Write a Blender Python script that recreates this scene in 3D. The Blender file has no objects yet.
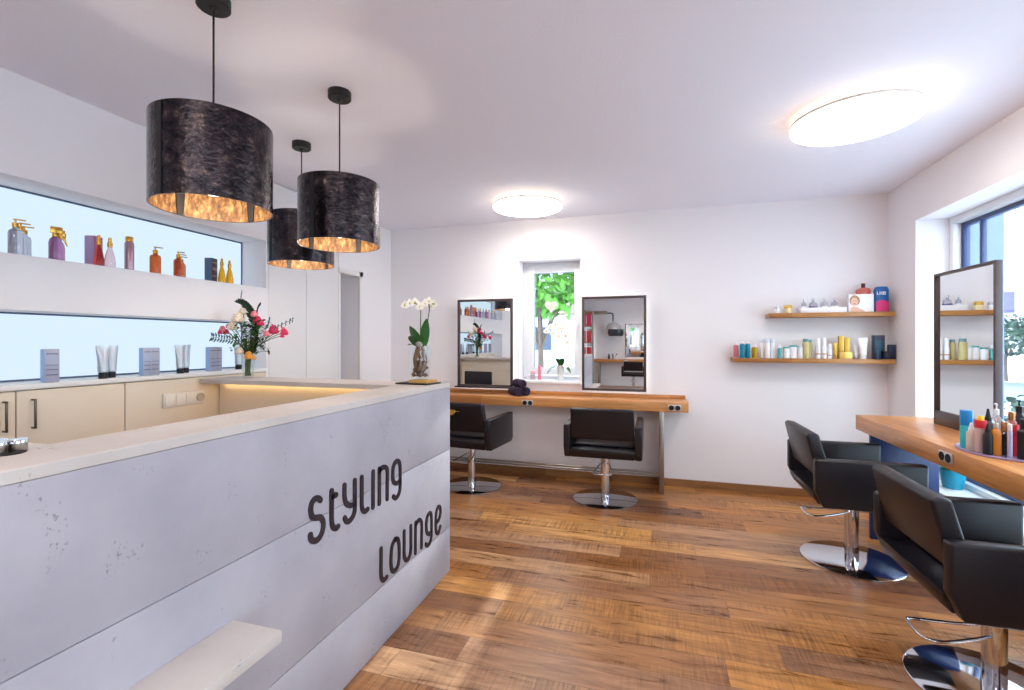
import bpy, bmesh, math, random
from mathutils import Vector, Matrix
random.seed(7)
PI = math.pi
SC = bpy.context.scene
COL = SC.collection

# ------------------------------------------------------------------ camera, sky, sun, exposure
FPX, VPX, HORIZON, EYE = 475.0, 655.0, 341.5, 1.32
YAW = math.atan((VPX - 512) / FPX)
cam_d = bpy.data.cameras.new('camera')
cam_d.sensor_width = 36.0
cam_d.lens = FPX * 36.0 / 1024.0
cam_d.shift_y = (HORIZON - 345.0) / 1024.0
cam_d.clip_start = 0.02
cam = bpy.data.objects.new('camera', cam_d)
cam.location = (0, 0, EYE)
cam.rotation_euler = (PI / 2, 0, YAW)
COL.objects.link(cam)
SC.camera = cam

w = bpy.data.worlds.new('sky')
SC.world = w
w.use_nodes = True
bg = w.node_tree.nodes['Background']
bg.inputs[0].default_value = (0.80, 0.89, 1.0, 1)
bg.inputs[1].default_value = 8.0

sun_d = bpy.data.lights.new('sun', 'SUN')
sun_d.energy = 9.0
sun_d.angle = math.radians(1.2)
sun_d.color = (1.0, 0.95, 0.86)
sun = bpy.data.objects.new('sun', sun_d)
COL.objects.link(sun)
sun.rotation_euler = Vector((0.015, -0.91, -0.42)).to_track_quat('-Z', 'Y').to_euler()

# portals only guide the sampling of the sky through the window openings; they give off no light themselves
def portal(name, loc, sx, sy, direction):
    d = bpy.data.lights.new(name, 'AREA'); d.shape = 'RECTANGLE'; d.size = sx; d.size_y = sy
    d.cycles.is_portal = True
    o = bpy.data.objects.new(name, d); COL.objects.link(o); o.location = loc
    o.rotation_euler = Vector(direction).to_track_quat('-Z', 'Z').to_euler()
portal('side_window_portal', (2.2, 2.7, 1.26), 3.0, 1.9, (-1, 0, 0))
portal('added_window_portal', (2.2, -1.9, 1.26), 3.4, 1.9, (-1, 0, 0))
portal('back_window_portal', (-1.0, 4.85, 1.5), 0.62, 1.24, (0, -1, 0))

vs = SC.view_settings
vs.view_transform = 'Standard'; vs.look = 'None'; vs.gamma = 1.0; vs.use_curve_mapping = False
vs.exposure = 0.0
SC.cycles.use_denoising = True
SC.cycles.max_bounces = 12
SC.cycles.diffuse_bounces = 6
SC.cycles.glossy_bounces = 6
SC.cycles.transparent_max_bounces = 12
SC.cycles.sample_clamp_indirect = 6.0

LAMP_DISC = 20.0      # ceiling disc emission
PENDANT_W = 5.0      # pendant bulb watts
NICHE = 1.06         # niche light panels
HALO = 9.0           # strips behind the mirrors

# ------------------------------------------------------------------ materials
def lin(c):
    out = []
    for v in c[:3]:
        v = v / 255.0
        out.append(v / 12.92 if v <= 0.04045 else ((v + 0.055) / 1.055) ** 2.4)
    return (*out, 1.0)
_M = {}
def mat(name, rgb=(200, 200, 200), rough=0.5, metal=0.0, trans=0.0, spec=0.5, coat=0.0, emit=None, ior=1.45):
    if name in _M: return _M[name]
    m = bpy.data.materials.new(name); m.use_nodes = True
    b = m.node_tree.nodes['Principled BSDF']
    b.inputs['Base Color'].default_value = lin(rgb)
    b.inputs['Roughness'].default_value = rough
    b.inputs['Metallic'].default_value = metal
    b.inputs['Transmission Weight'].default_value = trans
    b.inputs['Specular IOR Level'].default_value = spec
    b.inputs['Coat Weight'].default_value = coat
    b.inputs['IOR'].default_value = ior
    if emit:
        b.inputs['Emission Color'].default_value = lin(emit[0])
        b.inputs['Emission Strength'].default_value = emit[1]
    _M[name] = m
    return m
def N(m, t, **kw):
    n = m.node_tree.nodes.new(t)
    for k, v in kw.items():
        if k in n.inputs: n.inputs[k].default_value = v
        else: setattr(n, k, v)
    return n
def L(m, a, b): m.node_tree.links.new(a, b)
def bsdf(m): return m.node_tree.nodes['Principled BSDF']
def bump(m, height, strength=0.2, dist=0.01):
    b = N(m, 'ShaderNodeBump'); b.inputs['Strength'].default_value = strength; b.inputs['Distance'].default_value = dist
    L(m, height, b.inputs['Height']); L(m, b.outputs[0], bsdf(m).inputs['Normal'])
def math_n(m, op, a, b=None):
    n = N(m, 'ShaderNodeMath', operation=op)
    for i, v in enumerate((a, b)):
        if v is None: continue
        if isinstance(v, (int, float)): n.inputs[i].default_value = v
        else: L(m, v, n.inputs[i])
    return n.outputs[0]
def ramp(m, fac, stops, interp='LINEAR'):
    r = N(m, 'ShaderNodeValToRGB'); r.color_ramp.interpolation = interp
    el = r.color_ramp.elements
    while len(el) < len(stops): el.new(0.5)
    for e, (p, c) in zip(el, stops): e.position = p; e.color = lin(c)
    L(m, fac, r.inputs[0]); return r.outputs[0]
def mixc(m, fac, a, b, mode='MIX'):
    n = N(m, 'ShaderNodeMix', data_type='RGBA', blend_type=mode)
    for sock, v in ((n.inputs[0], fac), (n.inputs[6], a), (n.inputs[7], b)):
        if isinstance(v, (int, float)): sock.default_value = v
        elif isinstance(v, tuple): sock.default_value = v
        else: L(m, v, sock)
    return n.outputs[2]
def coords(m, scale=(1, 1, 1), loc=(0, 0, 0), kind='Object'):
    t = N(m, 'ShaderNodeTexCoord'); mp = N(m, 'ShaderNodeMapping')
    mp.inputs['Scale'].default_value = scale; mp.inputs['Location'].default_value = loc
    L(m, t.outputs[kind], mp.inputs[0]); return mp.outputs[0]
def noise(m, vec, scale, detail=4, rough=0.5, dist=0.0):
    n = N(m, 'ShaderNodeTexNoise'); n.inputs['Scale'].default_value = scale; n.inputs['Detail'].default_value = detail
    n.inputs['Roughness'].default_value = rough; n.inputs['Distortion'].default_value = dist
    L(m, vec, n.inputs['Vector']); return n.outputs['Fac']

def plaster(name, rgb, b=0.12, sc=160):
    m = mat(name, rgb, 0.9, spec=0.2)
    bump(m, noise(m, coords(m), sc, 3), b, 0.004)
    return m
WALL = plaster('white_plaster', (238, 235, 237))
CEIL = plaster('ceiling_plaster', (243, 243, 252), 0.3, 110)
WHITE = mat('white_lacquer', (232, 230, 228), 0.35)
CREAM = mat('cream_laminate', (226, 212, 192), 0.45)
FRAME_W = mat('white_window_plastic', (238, 240, 242), 0.3)

def wood_floor():
    m = mat('plank_floor', (160, 115, 75), 0.38)
    v = coords(m)
    s = N(m, 'ShaderNodeSeparateXYZ'); L(m, v, s.inputs[0])
    PW, PL = 0.165, 1.25
    row = math_n(m, 'FLOOR', math_n(m, 'DIVIDE', s.outputs[1], PW))
    wn = N(m, 'ShaderNodeTexWhiteNoise', noise_dimensions='1D'); L(m, row, wn.inputs['W'])
    xo = math_n(m, 'ADD', math_n(m, 'DIVIDE', s.outputs[0], PL), math_n(m, 'MULTIPLY', wn.outputs['Value'], 7.0))
    colu = math_n(m, 'FLOOR', xo)
    cb = N(m, 'ShaderNodeCombineXYZ'); L(m, row, cb.inputs[0]); L(m, colu, cb.inputs[1])
    w2 = N(m, 'ShaderNodeTexWhiteNoise', noise_dimensions='3D'); L(m, cb.outputs[0], w2.inputs['Vector'])
    base = ramp(m, w2.outputs['Value'], [(0.0, (124, 80, 54)), (0.2, (208, 142, 74)), (0.36, (172, 124, 90)), (0.52, (218, 156, 84)), (0.66, (148, 102, 72)), (0.8, (196, 152, 116)), (1.0, (230, 172, 100))])
    # per-plank shifted grain
    off = N(m, 'ShaderNodeVectorMath', operation='MULTIPLY_ADD')
    L(m, w2.outputs['Color'], off.inputs[0]); off.inputs[1].default_value = (17, 13, 5); L(m, v, off.inputs[2])
    mp = N(m, 'ShaderNodeMapping'); mp.inputs['Scale'].default_value = (1.1, 9, 1); L(m, off.outputs[0], mp.inputs[0])
    g = noise(m, mp.outputs[0], 3.0, 7, 0.65, 0.6)
    c1 = mixc(m, 0.8, base, ramp(m, g, [(0.3, (132, 112, 102)), (0.5, (224, 216, 210)), (0.64, (255, 253, 248))]), 'MULTIPLY')
    # big dark blotches
    mp2 = N(m, 'ShaderNodeMapping'); mp2.inputs['Scale'].default_value = (1.0, 2.6, 1); L(m, off.outputs[0], mp2.inputs[0])
    g2 = noise(m, mp2.outputs[0], 2.2, 4, 0.6)
    c2 = mixc(m, ramp(m, g2, [(0.47, (0, 0, 0)), (0.72, (150, 150, 150))]), c1, lin((104, 68, 48)))
    # saw marks across the plank
    mp3 = N(m, 'ShaderNodeMapping'); mp3.inputs['Scale'].default_value = (60, 3, 1); L(m, off.outputs[0], mp3.inputs[0])
    g3 = noise(m, mp3.outputs[0], 1.6, 3, 0.6)
    sawmask = ramp(m, noise(m, mp2.outputs[0], 1.3, 2), [(0.42, (0, 0, 0)), (0.6, (255, 255, 255))])
    saw = mixc(m, sawmask, lin((255, 255, 255)), ramp(m, g3, [(0.35, (176, 164, 156)), (0.6, (255, 255, 255))]))
    c3 = mixc(m, 0.8, c2, saw, 'MULTIPLY')
    # seams
    fy = math_n(m, 'FRACT', math_n(m, 'DIVIDE', s.outputs[1], PW))
    fx = math_n(m, 'FRACT', xo)
    sy = math_n(m, 'LESS_THAN', math_n(m, 'MINIMUM', fy, math_n(m, 'SUBTRACT', 1.0, fy)), 0.010)
    sx = math_n(m, 'LESS_THAN', math_n(m, 'MINIMUM', fx, math_n(m, 'SUBTRACT', 1.0, fx)), 0.0013)
    seam = math_n(m, 'MAXIMUM', sy, sx)
    c4 = mixc(m, math_n(m, 'MULTIPLY', seam, 0.5), c3, lin((70, 46, 30)))
    L(m, c4, bsdf(m).inputs['Base Color'])
    rr = ramp(m, g, [(0.3, (135, 135, 135)), (0.7, (170, 170, 170))])
    bsdf(m).inputs['Specular IOR Level'].default_value = 0.35
    L(m, rr, bsdf(m).inputs['Roughness'])
    bump(m, math_n(m, 'SUBTRACT', math_n(m, 'MULTIPLY', g, 0.25), seam), 0.18, 0.003)
    return m
FLOOR = wood_floor()

def stave_wood(name, a, b_, c, sx=1.0, sy=1.0, rough=0.35, staves=0.045, length=0.7):
    """glued staves running along the object's X"""
    m = mat(name, a, rough)
    v = coords(m, (sx, sy, 1))
    s = N(m, 'ShaderNodeSeparateXYZ'); L(m, v, s.inputs[0])
    row = math_n(m, 'FLOOR', math_n(m, 'DIVIDE', s.outputs[1], staves))
    wn = N(m, 'ShaderNodeTexWhiteNoise', noise_dimensions='1D'); L(m, row, wn.inputs['W'])
    xo = math_n(m, 'FLOOR', math_n(m, 'ADD', math_n(m, 'DIVIDE', s.outputs[0], length), math_n(m, 'MULTIPLY', wn.outputs['Value'], 5.0)))
    cb = N(m, 'ShaderNodeCombineXYZ'); L(m, row, cb.inputs[0]); L(m, xo, cb.inputs[1])
    w2 = N(m, 'ShaderNodeTexWhiteNoise', noise_dimensions='3D'); L(m, cb.outputs[0], w2.inputs['Vector'])
    base = ramp(m, w2.outputs['Value'], [(0, a), (0.5, b_), (1, c)])
    mp = N(m, 'ShaderNodeMapping'); mp.inputs['Scale'].default_value = (1.5, 26, 26); L(m, v, mp.inputs[0])
    g = noise(m, mp.outputs[0], 2.0, 5, 0.6, 0.4)
    col = mixc(m, 0.6, base, ramp(m, g, [(0.3, (176, 160, 146)), (0.65, (255, 255, 255))]), 'MULTIPLY')
    L(m, col, bsdf(m).inputs['Base Color'])
    return m
COUNTER_WOOD = stave_wood('oiled_beech', (206, 140, 80), (218, 154, 92), (196, 126, 68))
SHELF_WOOD = stave_wood('oak_shelf', (176, 120, 62), (190, 134, 74), (160, 104, 52), staves=0.06)
BASE_WOOD = stave_wood('brown_skirting', (150, 104, 66), (170, 122, 78), (128, 88, 54), staves=0.2, length=1.3)

def concrete(name, rgb, pocks=True):
    m = mat(name, rgb, 0.6, spec=0.35)
    v = coords(m)
    g = noise(m, v, 3.0, 5, 0.55)
    r, gg, b = rgb
    col = ramp(m, g, [(0.3, (r - 12, gg - 12, b - 11)), (0.7, (min(255, r + 6), min(255, gg + 6), min(255, b + 6)))])
    if pocks:
        mask = ramp(m, noise(m, v, 9.0, 1, 0.5), [(0.62, (0, 0, 0)), (0.68, (255, 255, 255))])
        fine = ramp(m, noise(m, v, 95.0, 2, 0.6), [(0.58, (0, 0, 0)), (0.66, (255, 255, 255))])
        mk = math_n(m, 'MULTIPLY', mask, fine)
        col = mixc(m, math_n(m, 'MULTIPLY', mk, 0.5), col, lin((104, 96, 98)))
        bump(m, math_n(m, 'SUBTRACT', 1.0, mk), 0.5, 0.003)
    L(m, col, bsdf(m).inputs['Base Color'])
    return m
CONCRETE = concrete('cast_concrete', (172, 168, 176))
CONCRETE_TOP = concrete('concrete_top', (204, 196, 190))

LEATHER = mat('black_leatherette', (25, 21, 27), 0.36, spec=0.5)
bump(LEATHER, noise(LEATHER, coords(LEATHER), 350, 2), 0.12, 0.002)
CHROME = mat('polished_chrome', (215, 215, 220), 0.06, 1.0)
STEEL = mat('brushed_steel', (165, 158, 152), 0.3, 1.0)
DARKMETAL = mat('dark_handle_metal', (112, 100, 90), 0.35, 0.9)
FRAME_D = mat('dark_brown_frame', (74, 62, 62), 0.4, 0.2)
MIRROR = mat('mirror_glass', (238, 240, 240), 0.01, 1.0)
BLACK = mat('matt_black', (22, 20, 22), 0.5)
NAVY = mat('navy_panel', (26, 48, 98), 0.35)
NAVY_FRAME = mat('navy_window_frame', (52, 66, 110), 0.4)
SOCKET_G = mat('grey_socket', (196, 192, 190), 0.35, 0.3)
GOLD = mat('gold_metal', (212, 164, 72), 0.25, 0.9)
TOWEL = mat('aubergine_towel', (52, 40, 62), 0.95)
bump(TOWEL, noise(TOWEL, coords(TOWEL), 240, 2), 0.6, 0.004)
LETTER = mat('dark_letter', (44, 34, 42), 0.5)

def pane(name, tint=(236, 244, 246), gl=0.07):
    m = bpy.data.materials.new(name); m.use_nodes = True
    nt = m.node_tree; nt.nodes.clear()
    o = nt.nodes.new('ShaderNodeOutputMaterial'); mx = nt.nodes.new('ShaderNodeMixShader')
    t = nt.nodes.new('ShaderNodeBsdfTransparent'); t.inputs[0].default_value = lin(tint)
    g = nt.nodes.new('ShaderNodeBsdfGlossy'); g.inputs['Roughness'].default_value = 0.02
    mx.inputs[0].default_value = gl
    nt.links.new(t.outputs[0], mx.inputs[1]); nt.links.new(g.outputs[0], mx.inputs[2]); nt.links.new(mx.outputs[0], o.inputs[0])
    return m
PANE = pane('window_glass')
CLEAR = pane('clear_glass', (250, 253, 253), 0.05)
_lw = CLEAR.node_tree.nodes.new('ShaderNodeLayerWeight'); _lw.inputs[0].default_value = 0.35
_pw = CLEAR.node_tree.nodes.new('ShaderNodeMath'); _pw.operation = 'POWER'; _pw.inputs[1].default_value = 3.0
_ml = CLEAR.node_tree.nodes.new('ShaderNodeMath'); _ml.operation = 'MULTIPLY_ADD'; _ml.inputs[1].default_value = 0.45; _ml.inputs[2].default_value = 0.03
CLEAR.node_tree.links.new(_lw.outputs['Facing'], _pw.inputs[0]); CLEAR.node_tree.links.new(_pw.outputs[0], _ml.inputs[0])
CLEAR.node_tree.links.new(_ml.outputs[0], [n for n in CLEAR.node_tree.nodes if n.type == 'MIX_SHADER'][0].inputs[0])

def emitter(name, rgb, s):
    m = bpy.data.materials.new(name); m.use_nodes = True
    nt = m.node_tree; nt.nodes.clear()
    o = nt.nodes.new('ShaderNodeOutputMaterial'); e = nt.nodes.new('ShaderNodeEmission')
    e.inputs[0].default_value = lin(rgb); e.inputs[1].default_value = s
    nt.links.new(e.outputs[0], o.inputs[0]); return m
DISC_E = emitter('lamp_diffuser', (255, 245, 238), LAMP_DISC)
NICHE_E = emitter('niche_light', (216, 237, 255), NICHE)
HALO_E = emitter('mirror_led', (255, 250, 244), HALO)

def shade_mats():
    m = mat('shade_black', (26, 23, 26), 0.3, 0.9)
    v = coords(m)
    n = noise(m, v, 30, 6, 0.7, 0.15)
    L(m, ramp(m, n, [(0.35, (26, 25, 32)), (0.58, (66, 60, 64)), (0.78, (140, 120, 104))]), bsdf(m).inputs['Base Color'])
    L(m, ramp(m, n, [(0.3, (58, 58, 58)), (0.7, (98, 98, 98))]), bsdf(m).inputs['Roughness'])
    n2 = noise(m, v, 70, 3, 0.6)
    bump(m, math_n(m, 'ADD', n, n2), 0.3, 0.008)
    g = mat('shade_gold', (214, 160, 84), 0.55, 0.2)
    v = coords(g, (1, 1, 0.5))
    n = noise(g, v, 60, 5, 0.7)
    L(g, ramp(g, n, [(0.32, (62, 38, 18)), (0.5, (118, 82, 46)), (0.68, (186, 142, 90))]), bsdf(g).inputs['Base Color'])
    bump(g, n, 0.5, 0.006)
    return m, g
SHADE_OUT, SHADE_IN = shade_mats()

def liquid(name, rgb, trans=0.45, rough=0.12): return mat(name, rgb, rough, 0.0, trans)
def plastic(name, rgb=(200, 200, 200), rough=0.35): return mat(name, rgb, rough)

# ------------------------------------------------------------------ mesh helpers
class MB:
    def __init__(s): s.bm = bmesh.new()
    def box(s, x0, x1, y0, y1, z0, z1):
        r = bmesh.ops.create_cube(s.bm, size=1.0)
        for v in r['verts']:
            v.co = Vector(((x0 + x1) / 2 + v.co.x * (x1 - x0), (y0 + y1) / 2 + v.co.y * (y1 - y0), (z0 + z1) / 2 + v.co.z * (z1 - z0)))
        return s
    def lathe(s, prof, c=(0, 0, 0), seg=32, axis='Z', sx=1.0, sy=1.0):
        rings = []
        for r, z in prof:
            if r < 1e-6: pts = [(0, 0, z)]
            else: pts = [(r * sx * math.cos(2 * PI * i / seg), r * sy * math.sin(2 * PI * i / seg), z) for i in range(seg)]
            if axis == 'Y': pts = [(x, z_, -y) for x, y, z_ in pts]
            if axis == 'X': pts = [(z_, y, -x) for x, y, z_ in pts]
            rings.append([s.bm.verts.new((c[0] + p[0], c[1] + p[1], c[2] + p[2])) for p in pts])
        for a, b in zip(rings, rings[1:]):
            if len(a) == 1 and len(b) == 1: continue
            for i in range(seg):
                j = (i + 1) % seg
                if len(a) == 1: s.bm.faces.new((a[0], b[j], b[i]))
                elif len(b) == 1: s.bm.faces.new((a[i], a[j], b[0]))
                else: s.bm.faces.new((a[i], a[j], b[j], b[i]))
        return s
    def cyl(s, r, z0, z1, c=(0, 0), seg=32, axis='Z', c3=None):
        return s.lathe([(0, z0), (r, z0), (r, z1), (0, z1)], c3 or (c[0], c[1], 0), seg, axis)
    def tube(s, pts, r, seg=10, closed=False, caps=True):
        P = [Vector(p) for p in pts]; n = len(P); rings = []; up = None
        for i, p in enumerate(P):
            if closed: t = P[(i + 1) % n] - P[i - 1]
            else: t = P[min(i + 1, n - 1)] - P[max(i - 1, 0)]
            t.normalize()
            if up is None:
                up = Vector((0, 0, 1)) if abs(t.z) < 0.9 else Vector((1, 0, 0))
            u = t.cross(up)
            if u.length < 1e-5: u = t.cross(Vector((0, 1, 0)))
            u.normalize(); v = u.cross(t).normalized(); up = v
            rr = r[i] if isinstance(r, (list, tuple)) else r
            rings.append([s.bm.verts.new(p + u * rr * math.cos(2 * PI * k / seg) + v * rr * math.sin(2 * PI * k / seg)) for k in range(seg)])
        for i in range(n if closed else n - 1):
            a, b = rings[i], rings[(i + 1) % n]
            for k in range(seg):
                s.bm.faces.new((a[k], a[(k + 1) % seg], b[(k + 1) % seg], b[k]))
        if caps and not closed:
            s.bm.faces.new(rings[0][::-1]); s.bm.faces.new(rings[-1])
        return s
    def prism(s, poly, d0, d1, axis='Y'):
        """poly of 2D points extruded along axis: 'Y' -> (x,z), 'X' -> (y,z), 'Z' -> (x,y)"""
        def mk(p, d):
            if axis == 'Y': return (p[0], d, p[1])
            if axis == 'X': return (d, p[0], p[1])
            return (p[0], p[1], d)
        a = [s.bm.verts.new(mk(p, d0)) for p in poly]; b = [s.bm.verts.new(mk(p, d1)) for p in poly]
        s.bm.faces.new(a); s.bm.faces.new(b[::-1])
        for i in range(len(poly)):
            j = (i + 1) % len(poly)
            s.bm.faces.new((a[i], b[i], b[j], a[j]))
        return s
    def ball(s, c, r, sc=(1, 1, 1), sub=2, jit=0.0):
        q = bmesh.ops.create_icosphere(s.bm, subdivisions=sub, radius=1.0)
        for v in q['verts']:
            k = r * (1 + random.uniform(-jit, jit))
            v.co = Vector((c[0] + v.co.x * k * sc[0], c[1] + v.co.y * k * sc[1], c[2] + v.co.z * k * sc[2]))
        return s
    def leaf(s, p, d, up, ln, wd, fold=0.15):
        """a pointed leaf from p along d"""
        d = Vector(d).normalized(); side = d.cross(Vector(up))
        if side.length < 1e-4: side = d.cross(Vector((1, 0, 0)))
        side.normalize(); nrm = side.cross(d).normalized(); p = Vector(p)
        a = s.bm.verts.new(p)
        l1 = s.bm.verts.new(p + d * ln * 0.35 + side * wd * 0.5 + nrm * fold * wd); r1 = s.bm.verts.new(p + d * ln * 0.35 - side * wd * 0.5 + nrm * fold * wd)
        m1 = s.bm.verts.new(p + d * ln * 0.4)
        l2 = s.bm.verts.new(p + d * ln * 0.75 + side * wd * 0.35 - nrm * ln * 0.05); r2 = s.bm.verts.new(p + d * ln * 0.75 - side * wd * 0.35 - nrm * ln * 0.05)
        t = s.bm.verts.new(p + d * ln - nrm * ln * 0.14)
        for f in ((a, m1, l1), (a, r1, m1), (m1, t, l2, l1), (m1, r1, r2, t)): s.bm.faces.new(f)
        return s
    def move(s, fn):
        for v in s.bm.verts: v.co = Vector(fn(v.co))
        return s
    def build(s, name, m, parent=None, bevel=0.0, smooth=True, solid=0.0, segs=2):
        bmesh.ops.recalc_face_normals(s.bm, faces=s.bm.faces)
        if bevel > 0:
            ed = [e for e in s.bm.edges if len(e.link_faces) == 2 and e.calc_face_angle(0) > 0.6]
            bmesh.ops.bevel(s.bm, geom=ed, offset=bevel, segments=segs, affect='EDGES', profile=0.5, clamp_overlap=True)
        me = bpy.data.meshes.new(name); s.bm.to_mesh(me); s.bm.free()
        if smooth:
            me.polygons.foreach_set('use_smooth', [True] * len(me.polygons))
            me.set_sharp_from_angle(angle=math.radians(38))
        ms = m if isinstance(m, (list, tuple)) else [m]
        for q in ms: me.materials.append(q)
        o = bpy.data.objects.new(name, me); COL.objects.link(o)
        if parent: o.parent = parent
        if solid:
            md = o.modifiers.new('solidify', 'SOLIDIFY'); md.thickness = solid
        return o

def tag(o, label=None, cat=None, group=None, kind=None):
    for k, v in (('label', label), ('category', cat), ('group', group), ('kind', kind)):
        if v: o[k] = v
    return o
def thing(name, label, cat, loc=(0, 0, 0), rz=0.0, group=None):
    o = bpy.data.objects.new(name, None); COL.objects.link(o)
    o.empty_display_size = 0.05
    o.location = loc; o.rotation_euler = (0, 0, rz)
    return tag(o, label, cat, group)
def dup(root, loc, rz=None, label=None, group=None, scale=None):
    def cp(o, parent):
        c = o.copy(); COL.objects.link(c)
        if parent is not None: c.parent = parent
        for ch in list(o.children): cp(ch, c)
        return c
    r = cp(root, None); r.location = loc
    if rz is not None: r.rotation_euler = (0, 0, rz)
    if label: r['label'] = label
    if group: r['group'] = group
    if scale: r.scale = scale if isinstance(scale, tuple) else (scale,) * 3
    return r
def struct(name, mb, m, parent=None, bevel=0.0):
    o = mb.build(name, m, parent, bevel, smooth=bevel > 0)
    if parent is None: o['kind'] = 'structure'
    return o
def catmull(pts, n=8, closed=False):
    P = [Vector(p) for p in pts]; out = []; k = len(P)
    for i in range(k if closed else k - 1):
        if closed: p0, p1, p2, p3 = P[i - 1], P[i], P[(i + 1) % k], P[(i + 2) % k]
        else: p0, p1, p2, p3 = P[max(i - 1, 0)], P[i], P[i + 1], P[min(i + 2, k - 1)]
        for j in range(n):
            t = j / n
            out.append(0.5 * ((2 * p1) + (p2 - p0) * t + (2 * p0 - 5 * p1 + 4 * p2 - p3) * t * t + (3 * p1 - p0 - 3 * p2 + p3) * t ** 3))
    if not closed: out.append(P[-1])
    return out

# ------------------------------------------------------------------ the room
XL, XR, YB, YF, ZC = -2.76, 1.815, 4.585, -5.45, 2.53
struct('floor', MB().box(XL - 0.6, XR + 0.32, YF - 0.3, YB + 0.3, -0.12, 0.0), FLOOR)
struct('ceiling', MB().box(XL - 0.6, XR + 0.32, YF - 0.3, YB + 0.3, ZC, ZC + 0.2), CEIL)
# back wall with the small window's opening
WX0, WX1, WZ0, WZ1 = -1.308, -0.69, 0.905, 2.128
mb = MB()
mb.box(XL - 0.6, WX0, YB, YB + 0.3, 0, ZC).box(WX1, XR + 0.32, YB, YB + 0.3, 0, ZC)
mb.box(WX0, WX1, YB, YB + 0.3, 0, WZ0).box(WX0, WX1, YB, YB + 0.3, WZ1, ZC)
struct('wall_back', mb, WALL)
# right wall with the big window's opening
SY0, SY1, SZ0, SZ1 = 1.2, 4.155, 0.31, 2.2
RY0, RY1 = -3.6, -0.2  # opening for the unseen window added for daylight
mb = MB()
mb.box(XR, XR + 0.32, SY1, YB, 0, ZC).box(XR, XR + 0.32, YF, RY0, 0, ZC).box(XR, XR + 0.32, RY1, SY0, 0, ZC)
mb.box(XR, XR + 0.32, RY0, RY1, 0, SZ0).box(XR, XR + 0.32, RY0, RY1, SZ1, ZC)
mb.box(XR, XR + 0.32, SY0, SY1, 0, SZ0).box(XR, XR + 0.32, SY0, SY1, SZ1, ZC)
struct('wall_right', mb, WALL)
# left wall: solid part behind, bands around the two lit niches, doorway at the far end
NX = -3.0
N0, N1 = 0.5, 2.845
UZ0, UZ1, LZ0, LZ1 = 1.715, 2.066, 1.125, 1.463
DY0, DY1, DZ = 3.715, 3.993, 1.948
mb = MB()
mb.box(NX - 0.3, NX, YF, 2.868, 0, ZC)                    # behind niches and cabinets
mb.box(NX, XL, N0, N1, UZ1, ZC).box(NX, XL, N0, N1, LZ1, UZ0)
mb.box(NX, XL, N1, 2.868, 0, ZC)
mb.box(NX, XL, YF, N0, 0, ZC)
mb.box(NX - 0.3, NX - 0.1, 2.868, DY0 - 0.02, 0, ZC).box(NX - 0.1, XL, 3.69, DY0, 0, ZC)
mb.box(NX - 0.3, XL, DY1, YB, 0, ZC).box(NX - 0.3, XL, DY0, DY1, DZ, ZC)
mb.box(NX - 0.3, NX - 0.2, DY0 - 0.02, DY1 + 0.02, 0, DZ + 0.05)
struct('wall_left', mb, WALL)
tr = MB().box(XL - 0.004, XL + 0.014, DY1, DY1 + 0.055, 0, DZ + 0.05).box(XL - 0.004, XL + 0.014, DY0 - 0.035, DY1 + 0.055, DZ, DZ + 0.05)
struct('trim_1', tr, WHITE, bevel=0.002)
struct('wall_front', MB().box(XL - 0.6, XR + 0.32, YF - 0.3, YF, 0, ZC), WALL)
struct('baseboard_back', MB().box(XL, XR, YB - 0.014, YB, 0, 0.068), BASE_WOOD)
o = MB().box(0, YB - YF - 0.02, -0.007, 0.007, 0, 0.068).build('baseboard_right', BASE_WOOD, None, smooth=False)
o.location = (XR - 0.007, YF + 0.005, 0); o.rotation_euler = (0, 0, PI / 2); o['kind'] = 'structure'

# small back window
win = bpy.data.objects.new('window_1', None); COL.objects.link(win); win['kind'] = 'structure'
def rect_frame(mb, a0, a1, z0, z1, wd, d0, d1, axis):
    for (p0, p1, q0, q1) in ((a0, a0 + wd, z0, z1), (a1 - wd, a1, z0, z1), (a0 + wd, a1 - wd, z0, z0 + wd), (a0 + wd, a1 - wd, z1 - wd, z1)):
        if axis == 'Y': mb.box(p0, p1, d0, d1, q0, q1)
        else: mb.box(d0, d1, p0, p1, q0, q1)
    return mb
GX0, GX1, GZ0, GZ1 = -1.19, -0.775, 1.055, 2.018
rect_frame(MB(), WX0, WX1, WZ0 + 0.02, WZ1, 0.045, YB + 0.18, YB + 0.25, 'Y').build('window_frame', FRAME_W, win, 0.003)
rect_frame(MB(), GX0 - 0.075, GX1 + 0.075, GZ0 - 0.075, GZ1 + 0.075, 0.075, YB + 0.155, YB + 0.225, 'Y').build('sash', FRAME_W, win, 0.004)
rect_frame(MB(), GX0 - 0.006, GX1 + 0.006, GZ0 - 0.006, GZ1 + 0.006, 0.010, YB + 0.17, YB + 0.2, 'Y').build('gasket', mat('grey_gasket', (70, 92, 100), 0.6), win)
MB().box(GX0, GX1, YB + 0.186, YB + 0.194, GZ0, GZ1).build('glass_pane', PANE, win, smooth=False)
MB().box(GX1 + 0.02, GX1 + 0.045, YB + 0.135, YB + 0.155, 1.42, 1.50).cyl(0.008, YB + 0.11, YB + 0.15, seg=12, axis='Y', c3=(GX1 + 0.032, 0, 1.47)).box(GX1 + 0.024, GX1 + 0.04, YB + 0.1, YB + 0.118, 1.36, 1.48).build('window_handle', FRAME_W, win, 0.002)
MB().box(WX0 - 0.01, WX1 + 0.01, YB - 0.03, YB + 0.17, WZ0, WZ0 + 0.03).build('window_sill', FRAME_W, win, 0.006)

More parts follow.
